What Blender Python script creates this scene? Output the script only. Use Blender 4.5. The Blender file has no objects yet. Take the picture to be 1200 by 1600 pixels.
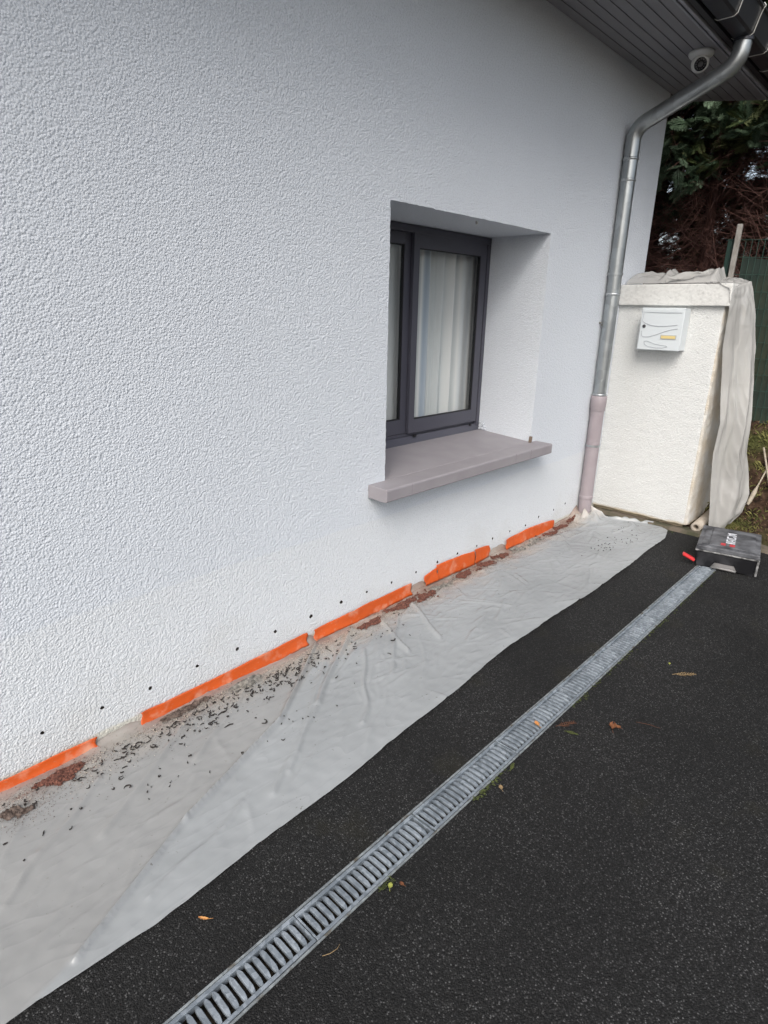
import bpy, bmesh, math, random
import numpy as np
from mathutils import Vector, Matrix, noise as mnoise
R = math.radians
S = bpy.context.scene
COL = S.collection
random.seed(7); rng = np.random.default_rng(11)

# ------------------------------------------------------------------ camera
cam_d = bpy.data.cameras.new('camera'); cam = bpy.data.objects.new('camera', cam_d); COL.objects.link(cam)
cam_d.sensor_fit = 'VERTICAL'; cam_d.sensor_height = 36; cam_d.sensor_width = 27
cam_d.lens = 937.486 / 1600 * 36
cam_d.clip_start = .02; cam_d.clip_end = 500
M = Matrix(((.68665429, .21753918, -.69367326), (-.72670019, .23205552, -.64657333), (.02031568, .94806484, .31742768)))
cam.matrix_world = Matrix.Translation((0, -2.1385, 1.6)) @ M.to_4x4()
S.camera = cam

# ------------------------------------------------------------------ world, sun, exposure
SUN_EL, SUN_AZ = 44, 238          # azimuth clockwise from +y: behind the camera, towards the open side
w = bpy.data.worlds.new('World'); S.world = w; w.use_nodes = True
nt = w.node_tree; bg = nt.nodes['Background']
sky = nt.nodes.new('ShaderNodeTexSky'); sky.sky_type = 'NISHITA'; sky.sun_disc = False
sky.sun_elevation = R(SUN_EL); sky.sun_rotation = R(SUN_AZ)
sky.air_density = 1.0; sky.dust_density = 4.0; sky.ozone_density = 1.0
hs = nt.nodes.new('ShaderNodeHueSaturation'); hs.inputs['Saturation'].default_value = .56
nt.links.new(sky.outputs[0], hs.inputs['Color']); nt.links.new(hs.outputs[0], bg.inputs[0])
bg.inputs[1].default_value = .13
sd = bpy.data.lights.new('sun', 'SUN'); so = bpy.data.objects.new('sun', sd); COL.objects.link(so)
sd.energy = 1.15; sd.angle = R(34); sd.color = (1, .975, .93)
az, el = R(SUN_AZ), R(SUN_EL)
sdir = Vector((math.sin(az) * math.cos(el), math.cos(az) * math.cos(el), math.sin(el)))
so.rotation_euler = sdir.to_track_quat('Z', 'Y').to_euler(); so.location = sdir * 20
vs = S.view_settings; vs.view_transform = 'Standard'; vs.look = 'None'; vs.gamma = 1; vs.exposure = .68

# ------------------------------------------------------------------ helpers
class MB:
    def __init__(s): s.v = []; s.f = []; s.sm = []
    def add(s, vs, fs, smooth=False):
        n = len(s.v); s.v += [tuple(p) for p in vs]; s.f += [tuple(i + n for i in f) for f in fs]; s.sm += [smooth] * len(fs)
    def box(s, x0, x1, y0, y1, z0, z1, c=0.0, xf=None):
        c = min(c, .49 * (x1 - x0), .49 * (y1 - y0), .49 * (z1 - z0))
        if c <= 0:
            P = [(x, y, z) for x in (x0, x1) for y in (y0, y1) for z in (z0, z1)]
            F = [(0, 1, 3, 2), (4, 6, 7, 5), (0, 4, 5, 1), (2, 3, 7, 6), (0, 2, 6, 4), (1, 5, 7, 3)]
        else:
            b = bmesh.new(); bmesh.ops.create_cube(b, size=1)
            for v in b.verts: v.co = ((x0 + x1) / 2 + v.co.x * (x1 - x0), (y0 + y1) / 2 + v.co.y * (y1 - y0), (z0 + z1) / 2 + v.co.z * (z1 - z0))
            bmesh.ops.bevel(b, geom=b.edges[:], offset=c, segments=2, affect='EDGES', profile=.5)
            b.verts.index_update(); P = [tuple(v.co) for v in b.verts]; F = [[v.index for v in f.verts] for f in b.faces]; b.free()
        if xf: P = [xf(Vector(p)) for p in P]
        s.add(P, F)
    def tube(s, pts, rad, n=12, cap=True, smooth=True):
        pts = [Vector(p) for p in pts]; m = len(pts)
        rad = rad if isinstance(rad, (list, tuple)) else [rad] * m
        V = []; up = None
        for i, p in enumerate(pts):
            t = (pts[min(i + 1, m - 1)] - pts[max(i - 1, 0)]).normalized()
            if up is None:
                a = Vector((0, 0, 1)) if abs(t.z) < .9 else Vector((1, 0, 0)); up = t.cross(a).normalized()
            up = (up - t * up.dot(t)).normalized(); w_ = t.cross(up)
            for k in range(n):
                an = 2 * math.pi * k / n; V.append(p + (up * math.cos(an) + w_ * math.sin(an)) * rad[i])
        F = [(i * n + k, i * n + (k + 1) % n, (i + 1) * n + (k + 1) % n, (i + 1) * n + k) for i in range(m - 1) for k in range(n)]
        s.add(V, F, smooth)
        if cap:
            s.add(V[:n], [tuple(range(n))[::-1]]); s.add(V[-n:], [tuple(range(n))])
    def prism(s, poly, a0, a1, axis='x', xf=None):
        """poly of (u,v); extruded along axis. x: (u,v)=(y,z); y: (x,z); z: (x,y)"""
        def pt(u, v, a): return {'x': (a, u, v), 'y': (u, a, v), 'z': (u, v, a)}[axis]
        n = len(poly); P = [pt(u, v, a0) for u, v in poly] + [pt(u, v, a1) for u, v in poly]
        if xf: P = [xf(Vector(p)) for p in P]
        F = [(i, (i + 1) % n, n + (i + 1) % n, n + i) for i in range(n)] + [tuple(range(n))[::-1], tuple(range(n, 2 * n))]
        s.add(P, F)
    def grid(s, fn, us, vs_, smooth=True, keep=None):
        nu, nv = len(us), len(vs_)
        V = [fn(u, v) for u in us for v in vs_]
        F = [(i * nv + j, (i + 1) * nv + j, (i + 1) * nv + j + 1, i * nv + j + 1) for i in range(nu - 1) for j in range(nv - 1)]
        if keep: F = [f for f in F if keep(f, V)]
        s.add(V, F, smooth)
    def build(s, name, m, parent=None, loc=None, recalc=True):
        me = bpy.data.meshes.new(name); me.from_pydata(s.v, [], s.f)
        me.polygons.foreach_set('use_smooth', s.sm)
        me.materials.append(m); me.validate(); me.update()
        if recalc and len(s.f) < 60000:
            b = bmesh.new(); b.from_mesh(me); bmesh.ops.recalc_face_normals(b, faces=b.faces); b.to_mesh(me); b.free()
        o = bpy.data.objects.new(name, me); COL.objects.link(o)
        if parent: o.parent = parent
        if loc: o.location = loc
        return o

def tag(o, label=None, cat=None, group=None, kind=None):
    for k, v in (('label', label), ('category', cat), ('group', group), ('kind', kind)):
        if v: o[k] = v
    return o
def empty(name, loc, rz=0):
    o = bpy.data.objects.new(name, None); COL.objects.link(o); o.location = loc; o.rotation_euler = (0, 0, rz); o.empty_display_size = .1
    return o
def lin(*c): return tuple(c) + (1,)

def mat(name, col, rough=.6, metal=0, col2=None, nscale=5, ndet=4, lo=.35, hi=.65, bump=0, bscale=50, bdist=.01, alpha=1, spec=.5, stretch=None, sub=0, bdet=4):
    m = bpy.data.materials.new(name); m.use_nodes = True; n = m.node_tree; L = n.links.new
    p = n.nodes['Principled BSDF']; p.inputs['Base Color'].default_value = lin(*col); p.inputs['Roughness'].default_value = rough
    p.inputs['Metallic'].default_value = metal; p.inputs['Alpha'].default_value = alpha
    p.inputs['Specular IOR Level'].default_value = spec
    tc = n.nodes.new('ShaderNodeTexCoord'); vec = tc.outputs['Object']
    if stretch:
        mp = n.nodes.new('ShaderNodeMapping'); mp.inputs['Scale'].default_value = stretch; L(vec, mp.inputs[0]); vec = mp.outputs[0]
    if col2:
        t = n.nodes.new('ShaderNodeTexNoise'); t.inputs['Scale'].default_value = nscale; t.inputs['Detail'].default_value = ndet; L(vec, t.inputs[0])
        r = n.nodes.new('ShaderNodeValToRGB'); r.color_ramp.elements[0].position = lo; r.color_ramp.elements[1].position = hi
        r.color_ramp.elements[0].color = lin(*col); r.color_ramp.elements[1].color = lin(*col2)
        L(t.outputs[0], r.inputs[0]); L(r.outputs[0], p.inputs['Base Color'])
    if bump:
        t = n.nodes.new('ShaderNodeTexNoise'); t.inputs['Scale'].default_value = bscale; t.inputs['Detail'].default_value = bdet; L(vec, t.inputs[0])
        b = n.nodes.new('ShaderNodeBump'); b.inputs['Strength'].default_value = bump; b.inputs['Distance'].default_value = bdist
        L(t.outputs[0], b.inputs['Height']); L(b.outputs[0], p.inputs['Normal'])
    return m

def NN(n, t, **kw):
    x = n.nodes.new(t)
    for k, v in kw.items():
        if k in x.inputs: x.inputs[k].default_value = v
        else: setattr(x, k, v)
    return x
def ramp(n, stops):
    r = n.nodes.new('ShaderNodeValToRGB'); e = r.color_ramp.elements
    while len(e) < len(stops): e.new(.5)
    for el_, (p, c) in zip(e, stops): el_.position = p; el_.color = lin(*c) if isinstance(c, tuple) else (c, c, c, 1)
    return r
def mix(n, fac, a, b, typ='MIX'):
    x = n.nodes.new('ShaderNodeMix'); x.data_type = 'RGBA'; x.blend_type = typ
    for s_, v in ((x.inputs['Factor'], fac), (x.inputs[6], a), (x.inputs[7], b)):
        if isinstance(v, (int, float)): s_.default_value = v
        elif isinstance(v, tuple): s_.default_value = lin(*v)
        else: n.links.new(v, s_)
    return x.outputs[2]

def stucco(name, col, gscale=160, bd=.0041, stain=None, dirt_h=None, strength=.8, side=None):
    """roughcast render: grains as bump, faint large tone drift, weathering near the ground"""
    m = bpy.data.materials.new(name); m.use_nodes = True; n = m.node_tree; L = n.links.new; p = n.nodes['Principled BSDF']
    p.inputs['Roughness'].default_value = .92; p.inputs['Specular IOR Level'].default_value = .2
    tc = NN(n, 'ShaderNodeTexCoord'); ob = tc.outputs['Object']
    big = NN(n, 'ShaderNodeTexNoise', Scale=1.1, Detail=4.0); L(ob, big.inputs[0])
    c = mix(n, big.outputs[0], tuple(x * .95 for x in col), tuple(min(1, x * 1.04) for x in col))
    if not side and not dirt_h is None:
        q1 = NN(n, 'ShaderNodeTexNoise', Scale=2.6, Detail=8.0, Roughness=.7); L(ob, q1.inputs[0]); qs = NN(n, 'ShaderNodeSeparateXYZ'); L(ob, qs.inputs[0])
        q2 = NN(n, 'ShaderNodeMath', operation='MULTIPLY_ADD'); L(qs.outputs[2], q2.inputs[0]); q2.inputs[1].default_value = -.55; L(q1.outputs[0], q2.inputs[2]); q3 = ramp(n, [(.40, 0.0), (.62, .45)]); L(q2.outputs[0], q3.inputs[0])
        c = mix(n, q3.outputs[0], c, (.50, .50, .47))
        l1 = NN(n, 'ShaderNodeTexNoise', Scale=2.0, Detail=3.0); L(ob, l1.inputs[0]); l2 = NN(n, 'ShaderNodeMath', operation='MULTIPLY_ADD'); L(l1.outputs[0], l2.inputs[0]); l2.inputs[1].default_value = .05; L(qs.outputs[2], l2.inputs[2])
        l3 = ramp(n, [(.545, .45), (.552, 0.0)]); L(l2.outputs[0], l3.inputs[0]); c = mix(n, l3.outputs[0], c, (.73, .75, .76))
    sp = NN(n, 'ShaderNodeTexNoise', Scale=gscale * .9, Detail=3.0); L(ob, sp.inputs[0])
    rs = ramp(n, [(.3, .86), (.5, 1.0)]); L(sp.outputs[0], rs.inputs[0])
    c = mix(n, 1.0, c, rs.outputs[0], 'MULTIPLY')
    if stain:
        sx = NN(n, 'ShaderNodeSeparateXYZ'); L(ob, sx.inputs[0])
        ns = NN(n, 'ShaderNodeTexNoise', Scale=9.0, Detail=5.0); L(ob, ns.inputs[0])
        ma = NN(n, 'ShaderNodeMath', operation='MULTIPLY_ADD'); L(ns.outputs[0], ma.inputs[0]); ma.inputs[1].default_value = dirt_h * 1.6; L(sx.outputs[2], ma.inputs[2])
        r2 = ramp(n, [(dirt_h * .75, 1.0), (dirt_h * 1.7, 0.0)]); L(ma.outputs[0], r2.inputs[0])
        c = mix(n, r2.outputs[0], c, stain)
    if side:
        n5 = NN(n, 'ShaderNodeTexNoise', Scale=6.0, Detail=5.0); L(ob, n5.inputs[0]); m5 = NN(n, 'ShaderNodeMath', operation='LESS_THAN'); L(sx.outputs[1], m5.inputs[0]); m5.inputs[1].default_value = side
        z5 = ramp(n, [(.35, .25), (.62, .95)]); L(n5.outputs[0], z5.inputs[0]); c = mix(n, mix(n, 1.0, m5.outputs[0], z5.outputs[0], 'MULTIPLY'), c, (.54, .48, .39))
    L(c, p.inputs['Base Color'])
    a = NN(n, 'ShaderNodeTexNoise', Scale=gscale * .5, Detail=4.0, Roughness=.6); L(ob, a.inputs[0])
    v = NN(n, 'ShaderNodeTexVoronoi', feature='F1', Scale=gscale * .85); L(ob, v.inputs[0]); an = NN(n, 'ShaderNodeMath', operation='MULTIPLY'); L(a.outputs[0], an.inputs[0]); an.inputs[1].default_value = .95
    ad = NN(n, 'ShaderNodeMath', operation='SUBTRACT'); L(an.outputs[0], ad.inputs[0]); L(v.outputs['Distance'], ad.inputs[1])
    g6 = NN(n, 'ShaderNodeTexNoise', Scale=58.0, Detail=2.0, Roughness=.5); L(ob, g6.inputs[0]); h6 = NN(n, 'ShaderNodeMath', operation='MULTIPLY_ADD'); L(g6.outputs[0], h6.inputs[0]); h6.inputs[1].default_value = 1.1; L(ad.outputs[0], h6.inputs[2])
    b = NN(n, 'ShaderNodeBump', Strength=strength, Distance=bd); L(h6.outputs[0], b.inputs['Height']); L(b.outputs[0], p.inputs['Normal'])
    return m

WALL = (.675, .712, .76)
M_wall = stucco('stucco_white', WALL, stain=(.60, .59, .53), dirt_h=.012)
M_pillar = stucco('stucco_warm', (.66, .67, .66), gscale=130, bd=.0036, stain=(.45, .38, .27), dirt_h=.025, side=-.775)
M_cap = stucco('cap_render', (.64, .64, .62), gscale=45, bd=.004, strength=.5)
M_soffit = mat('soffit_pvc', (.22, .215, .23), .45, bump=.05, bscale=200)
M_trim = mat('soffit_trim', (.32, .325, .36), .3)
M_fascia = mat('fascia_dark', (.02, .02, .024), .5)
M_gutter = mat('gutter_dark', (.045, .047, .055), .28, metal=.3)
M_hook = mat('hook_metal', (.75, .74, .70), .35, metal=.6)
M_roof = mat('roof_tile', (.05, .05, .055), .7, bump=.3, bscale=40)
M_frame = mat('anthracite_alu', (.066, .066, .086), .42, bump=.08, bscale=600, bdist=.001)
M_seal = mat('black_seal', (.006, .006, .008), .6)
M_sill = mat('sill_mauve', (.275, .255, .272), .55, col2=(.305, .285, .30), nscale=7, bump=.15, bscale=160, bdist=.002)
M_mauve = mat('mauve_paint', (.28, .24, .255), .5, col2=(.32, .28, .295), nscale=6, bump=.06, bscale=120)
M_dark = mat('hole_dark', (.03, .025, .02), .95)
M_room = mat('room_wall', (.55, .54, .50), .9)

def galv(name, a=(.33, .35, .38), b=(.58, .60, .63), rough=.33, metal=.85, sc=45, blot=None):
    m = bpy.data.materials.new(name); m.use_nodes = True; n = m.node_tree; L = n.links.new; p = n.nodes['Principled BSDF']
    p.inputs['Metallic'].default_value = metal; tc = NN(n, 'ShaderNodeTexCoord'); ob = tc.outputs['Object']
    v = NN(n, 'ShaderNodeTexVoronoi', Scale=float(sc)); L(ob, v.inputs[0]); t = NN(n, 'ShaderNodeTexNoise', Scale=6.0, Detail=6.0); L(ob, t.inputs[0])
    bw = NN(n, 'ShaderNodeSeparateColor'); L(v.outputs['Color'], bw.inputs[0])
    ad = NN(n, 'ShaderNodeMath', operation='MULTIPLY'); L(bw.outputs[0], ad.inputs[0]); L(t.outputs[0], ad.inputs[1])
    r = ramp(n, [(.1, a), (.55, b)]); L(ad.outputs[0], r.inputs[0]); L(r.outputs[0], p.inputs['Base Color'])
    c = r.outputs[0]
    if blot:
        t2 = NN(n, 'ShaderNodeTexNoise', Scale=22.0, Detail=6.0); L(ob, t2.inputs[0]); r3 = ramp(n, [(.56, 0.0), (.66, 1.0)]); L(t2.outputs[0], r3.inputs[0])
        c = mix(n, r3.outputs[0], c, blot)
    L(c, p.inputs['Base Color'])
    r2 = ramp(n, [(.2, rough * .8), (.8, rough * 1.5)]); L(t.outputs[0], r2.inputs[0]); L(r2.outputs[0], p.inputs['Roughness'])
    b_ = NN(n, 'ShaderNodeBump', Strength=.12, Distance=.003); L(t.outputs[0], b_.inputs['Height']); L(b_.outputs[0], p.inputs['Normal'])
    return m
M_zinc = galv('zinc_pipe', (.34, .36, .37), (.44, .47, .48), .3, .85, 14)
M_zinc2 = galv('zinc_collar', (.38, .40, .41), (.55, .57, .58), .35, .8)
M_grate = galv('galvanised_grate', (.19, .22, .25), (.33, .37, .41), .5, .4, 70)
M_chan = mat('channel_inside', (.03, .028, .022), .9, col2=(.07, .055, .035), nscale=30, bump=.5, bscale=60)
M_chan_edge = galv('channel_rim', (.20, .22, .23), (.32, .35, .36), .55, .4, 60, blot=(.12, .11, .09))

def glass():
    m = bpy.data.materials.new('window_glass'); m.use_nodes = True; n = m.node_tree; n.nodes.clear(); L = n.links.new
    o = n.nodes.new('ShaderNodeOutputMaterial'); t = NN(n, 'ShaderNodeBsdfTransparent'); t.inputs[0].default_value = (.86, .88, .89, 1)
    g = NN(n, 'ShaderNodeBsdfGlossy', Roughness=.02); f = NN(n, 'ShaderNodeFresnel', IOR=1.45); ge = NN(n, 'ShaderNodeNewGeometry'); ma = NN(n, 'ShaderNodeMath', operation='MULTIPLY_ADD'); L(ge.outputs['Backfacing'], ma.inputs[0]); ma.inputs[1].default_value = 1 / 1.45 - 1.45; ma.inputs[2].default_value = 1.45; L(ma.outputs[0], f.inputs['IOR']); mx = n.nodes.new('ShaderNodeMixShader')
    L(f.outputs[0], mx.inputs[0]); L(t.outputs[0], mx.inputs[1]); L(g.outputs[0], mx.inputs[2]); L(mx.outputs[0], o.inputs[0])
    return m
M_glass = glass()

# ------------------------------------------------------------------ ground
GZ = -.05
def asphalt():
    m = bpy.data.materials.new('asphalt'); m.use_nodes = True; n = m.node_tree; L = n.links.new; p = n.nodes['Principled BSDF']
    tc = NN(n, 'ShaderNodeTexCoord'); ob = tc.outputs['Object']
    v = NN(n, 'ShaderNodeTexVoronoi', Scale=240.0); L(ob, v.inputs[0]); sc = NN(n, 'ShaderNodeSeparateColor'); L(v.outputs['Color'], sc.inputs[0])
    r = ramp(n, [(0.0, .006), (.5, .011), (.8, .019), (.93, .042), (.982, .10)]); L(sc.outputs[0], r.inputs[0])
    dm = ramp(n, [(.35, 1.0), (.62, .35)]); ml = NN(n, 'ShaderNodeMath', operation='MULTIPLY'); L(v.outputs['Distance'], ml.inputs[0]); ml.inputs[1].default_value = 1.0; L(ml.outputs[0], dm.inputs[0])
    c = mix(n, 1.0, r.outputs[0], dm.outputs[0], 'MULTIPLY')
    v2 = NN(n, 'ShaderNodeTexVoronoi', Scale=110.0); L(ob, v2.inputs[0]); s2 = NN(n, 'ShaderNodeSeparateColor'); L(v2.outputs['Color'], s2.inputs[0])
    g2 = ramp(n, [(.94, 0.0), (.96, .35)]); L(s2.outputs[1], g2.inputs[0]); d2 = ramp(n, [(.25, 1.0), (.42, 0.0)]); L(v2.outputs['Distance'], d2.inputs[0])
    mm = mix(n, 1.0, g2.outputs[0], d2.outputs[0], 'MULTIPLY'); c = mix(n, mm, c, (.06, .058, .055))
    t = NN(n, 'ShaderNodeTexNoise', Scale=1.3, Detail=6.0); L(ob, t.inputs[0]); r2 = ramp(n, [(.35, .55), (.68, 1.6)]); L(t.outputs[0], r2.inputs[0])
    c = mix(n, 1.0, c, r2.outputs[0], 'MULTIPLY')
    t3 = NN(n, 'ShaderNodeTexNoise', Scale=3.5, Detail=8.0); L(ob, t3.inputs[0]); r3 = ramp(n, [(.60, 0.0), (.75, .45)]); L(t3.outputs[0], r3.inputs[0])
    c = mix(n, r3.outputs[0], c, (.022, .020, .010))
    L(c, p.inputs['Base Color'])
    rr = ramp(n, [(.3, .72), (.7, .92)]); L(t.outputs[0], rr.inputs[0]); L(rr.outputs[0], p.inputs['Roughness']); p.inputs['Specular IOR Level'].default_value = .35
    t4 = NN(n, 'ShaderNodeTexNoise', Scale=160.0, Detail=4.0); L(ob, t4.inputs[0]); sb = NN(n, 'ShaderNodeMath', operation='SUBTRACT'); L(t4.outputs[0], sb.inputs[0]); L(v.outputs['Distance'], sb.inputs[1])
    b = NN(n, 'ShaderNodeBump', Strength=.8, Distance=.004); L(sb.outputs[0], b.inputs['Height']); L(b.outputs[0], p.inputs['Normal'])
    return m
M_asph = asphalt()
DX0, DX1, DY0, DY1 = -1.6, 4.36, -1.218, -1.098   # opening for the drain
mb = MB()
xs = [-12, DX0, DX1, 4.97]; ys = [-14, DY0, DY1, .02]
for i in range(3):
    for j in range(3):
        if i == 1 and j == 1: continue
        mb.add([(xs[i], ys[j], GZ), (xs[i + 1], ys[j], GZ), (xs[i + 1], ys[j + 1], GZ), (xs[i], ys[j + 1], GZ)], [(0, 1, 2, 3)])
tag(mb.build('driveway', M_asph), kind='structure')

M_soil = mat('soil', (.022, .014, .009), .95, col2=(.075, .045, .028), nscale=14, ndet=10, lo=.4, hi=.7, bump=1, bscale=45, bdist=.02)
def soil_mat():
    m = bpy.data.materials.new('soil_moss'); m.use_nodes = True; n = m.node_tree; L = n.links.new; p = n.nodes['Principled BSDF']; p.inputs['Roughness'].default_value = .95
    p.inputs['Specular IOR Level'].default_value = .15
    tc = NN(n, 'ShaderNodeTexCoord'); ob = tc.outputs['Object']
    t = NN(n, 'ShaderNodeTexNoise', Scale=16.0, Detail=10.0); L(ob, t.inputs[0]); r = ramp(n, [(.35, (.014, .009, .006)), (.55, (.045, .027, .017)), (.75, (.10, .065, .045))]); L(t.outputs[0], r.inputs[0])
    g = NN(n, 'ShaderNodeTexNoise', Scale=2.2, Detail=8.0); L(ob, g.inputs[0]); r2 = ramp(n, [(.47, 0.0), (.62, .9)]); L(g.outputs[0], r2.inputs[0])
    g3 = NN(n, 'ShaderNodeTexNoise', Scale=60.0, Detail=3.0); L(ob, g3.inputs[0]); r3 = ramp(n, [(.3, (.02, .025, .008)), (.7, (.085, .09, .03))]); L(g3.outputs[0], r3.inputs[0])
    c = mix(n, r2.outputs[0], r.outputs[0], r3.outputs[0]); L(c, p.inputs['Base Color'])
    b = NN(n, 'ShaderNodeBump', Strength=1.0, Distance=.02); L(t.outputs[0], b.inputs['Height']); L(b.outputs[0], p.inputs['Normal'])
    return m
M_bank = soil_mat()
mb = MB(); mb.add([(-250, -250, -.45), (250, -250, -.45), (250, 250, -.45), (-250, 250, -.45)], [(0, 1, 2, 3)])
tag(mb.build('ground', M_soil), kind='structure')
def bank_z(x, y):
    t = min(1, max(0, (x - 5.35) / 1.0)); s = t * t * (3 - 2 * t)
    base = -.03 + .05 * min(1, max(0, (x - 5.1) * 3)) + .68 * s + .12 * min(1, max(0, (x - 6.4) / 2))
    return base + .05 * mnoise.noise(Vector((x * 2.2, y * 2.2, .3))) * min(1, max(0, (x - 5.1) * 3)) + .02 * mnoise.noise(Vector((x * 9, y * 9, .9))) * min(1, max(0, (x - 5.1) * 4))
mb = MB(); us = list(np.linspace(5.08, 8.5, 90)) + [9.5, 11, 14, 20, 30]; vs_ = [-14, -10, -7, -5] + list(np.linspace(-4, 3, 140)) + [4, 6, 10, 16]
mb.grid(lambda u, v: (u, v, bank_z(u, v)), us, vs_)
tag(mb.build('soil_bank', M_bank, recalc=False), kind='structure')
M_kerb = mat('kerb_old_concrete', (.13, .105, .08), .9, col2=(.055, .055, .03), nscale=9, ndet=8, lo=.42, hi=.62, bump=.6, bscale=60, bdist=.01)
mb = MB()
mb.grid(lambda u, v: (u + .008 * mnoise.noise(Vector((v * 7, u, 2))), v, GZ + (.022 if u > 4.975 else -.02) + .006 * mnoise.noise(Vector((u * 20, v * 12, 5)))), [4.962, 4.978, 5.01, 5.05, 5.10], list(np.linspace(-8, 0, 260)))
tag(mb.build('kerb_strip', M_kerb), kind='structure')

# ------------------------------------------------------------------ house
house = empty('house', (2.5, 0, -.05))
tag(house, 'white roughcast house with a grey eave, a deep-set window and orange tape along its base', 'house')
HX, HY = house.location.x, 0
def hb(m, name, mt, **k):
    o = m.build(name, mt, house, **k); o.matrix_parent_inverse = Matrix.Translation((-2.5, 0, .05)); return o
WX0, WX1, WZ0, WZ1, WD = 2.295, 3.82, .70, 2.097, .45
X0, X1, ZT = -4.0, 5.442, 3.30
HOLES = [(-.38, .11), (-.155, .112), (.06, .108), (.27, .115), (.488, .113), (.704, .108), (.9, .102), (1.115, .108), (1.321, .106), (1.536, .11), (1.762, .108), (1.972, .113), (2.167, .107), (2.373, .098), (2.592, .095), (2.80, .10),
         (3.011, .097), (3.232, .09), (3.424, .093), (3.65, .09), (3.87, .081), (4.063, .105), (4.299, .109), (4.491, .121)]
b = bmesh.new()
def loop(pts):
    vv = [b.verts.new(p) for p in pts]; ee = [b.edges.new((vv[i], vv[(i + 1) % len(vv)])) for i in range(len(vv))]; return vv, ee
def jag(p0, p1, n, amp, sd_):
    """a slightly uneven edge between two points of the wall plane (x,z)"""
    out = []
    for i in range(n):
        t = i / n; x = p0[0] + (p1[0] - p0[0]) * t; z = p0[1] + (p1[1] - p0[1]) * t
        a = 0 if i == 0 else amp * (mnoise.noise(Vector((x * 60, z * 60, sd_))) + .6 * mnoise.noise(Vector((x * 17, z * 17, sd_ + 3))))
        if abs(p1[0] - p0[0]) > abs(p1[1] - p0[1]): z += a
        else: x += a
        out.append((x, z))
    return out
edges = []
ov, oe = loop([(X0, 0, -.3), (X1, 0, -.3), (X1, 0, ZT), (X0, 0, ZT)]); edges += oe
op = jag((WX0, WZ0), (WX1, WZ0), 2, 0, 1) + jag((WX1, WZ0), (WX1, WZ1), 110, .0035, 2) + jag((WX1, WZ1), (WX0, WZ1), 130, .0035, 3) + jag((WX0, WZ1), (WX0, WZ0), 110, .0035, 4)
wv, we = loop([(x, 0, z) for x, z in op]); edges += we
hl = []
for x, z in HOLES:
    r0 = random.uniform(.007, .0105); ph = random.random() * 6
    hv, he = loop([(x + r0 * (1 + .22 * math.sin(2.3 * a + ph)) * math.cos(a), 0, z + r0 * (1 + .2 * math.cos(3.1 * a + ph)) * math.sin(a)) for a in [k * math.pi / 5 for k in range(10)]])
    edges += he; hl.append((hv, x, z))
bmesh.ops.triangle_fill(b, use_beauty=True, use_dissolve=False, edges=edges)
for f in list(b.faces):   # guard: nothing may be filled inside an opening
    c = f.calc_center_median()
    if (WX0 + .01 < c.x < WX1 - .01 and WZ0 + .01 < c.z < WZ1 - .01) or any((c.x - x) ** 2 + (c.z - z) ** 2 < .003 ** 2 for x, z in HOLES): b.faces.remove(f)
# reveals (each side as its own strip, splayed a little like the photo)
n = len(wv); mid_, inner = [], []
for v in wv:
    x, z = v.co.x, v.co.z
    if abs(x - WX0) < .012: x = WX0
    if abs(x - WX1) < .012: x = WX1
    if abs(z - WZ0) < .012: z = WZ0
    if abs(z - WZ1) < .012: z = WZ1
    mid_.append(b.verts.new((x, .012, z))); inner.append(b.verts.new((x, WD + .06, z)))
for i in range(n):
    b.faces.new((wv[i], wv[(i + 1) % n], mid_[(i + 1) % n], mid_[i])); b.faces.new((mid_[i], mid_[(i + 1) % n], inner[(i + 1) % n], inner[i]))
for hv, x, z in hl:
    iv = [b.verts.new((x + (v.co.x - x) * .9, .055, z + (v.co.z - z) * .9)) for v in hv]
    for k in range(10): b.faces.new((hv[k], hv[(k + 1) % 10], iv[(k + 1) % 10], iv[k]))
    b.faces.new(iv)
# other outside walls and the inside skin
def quad(p): b.faces.new([b.verts.new(q) for q in p])
quad([(X1, 0, -.3), (X1, 9, -.3), (X1, 9, ZT), (X1, 0, ZT)]); quad([(X0, 0, -.3), (X0, 9, -.3), (X0, 9, ZT), (X0, 0, ZT)]); quad([(X0, 9, -.3), (X1, 9, -.3), (X1, 9, ZT), (X0, 9, ZT)])
me = bpy.data.meshes.new('wall'); b.to_mesh(me); b.free()
o = bpy.data.objects.new('wall', me); COL.objects.link(o); me.materials.append(M_wall); me.materials.append(M_dark)
for p_ in me.polygons:
    c = p_.center
    if c.y > .02 and c.z < .2 and abs(c.x - X0) > .1 and c.y < .2: p_.material_index = 1
o.parent = house; o.matrix_parent_inverse = Matrix.Translation((-2.5, 0, .05))
mb = MB()  # room behind the window
mb.add([(.5, .54, .1), (5.2, .54, .1), (5.2, 4.5, .1), (.5, 4.5, .1), (.5, .54, 2.7), (5.2, .54, 2.7), (5.2, 4.5, 2.7), (.5, 4.5, 2.7)],
       [(0, 1, 2, 3), (4, 5, 6, 7), (1, 2, 6, 5), (2, 3, 7, 6), (3, 0, 4, 7)])
hb(mb, 'room', M_room)
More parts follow.
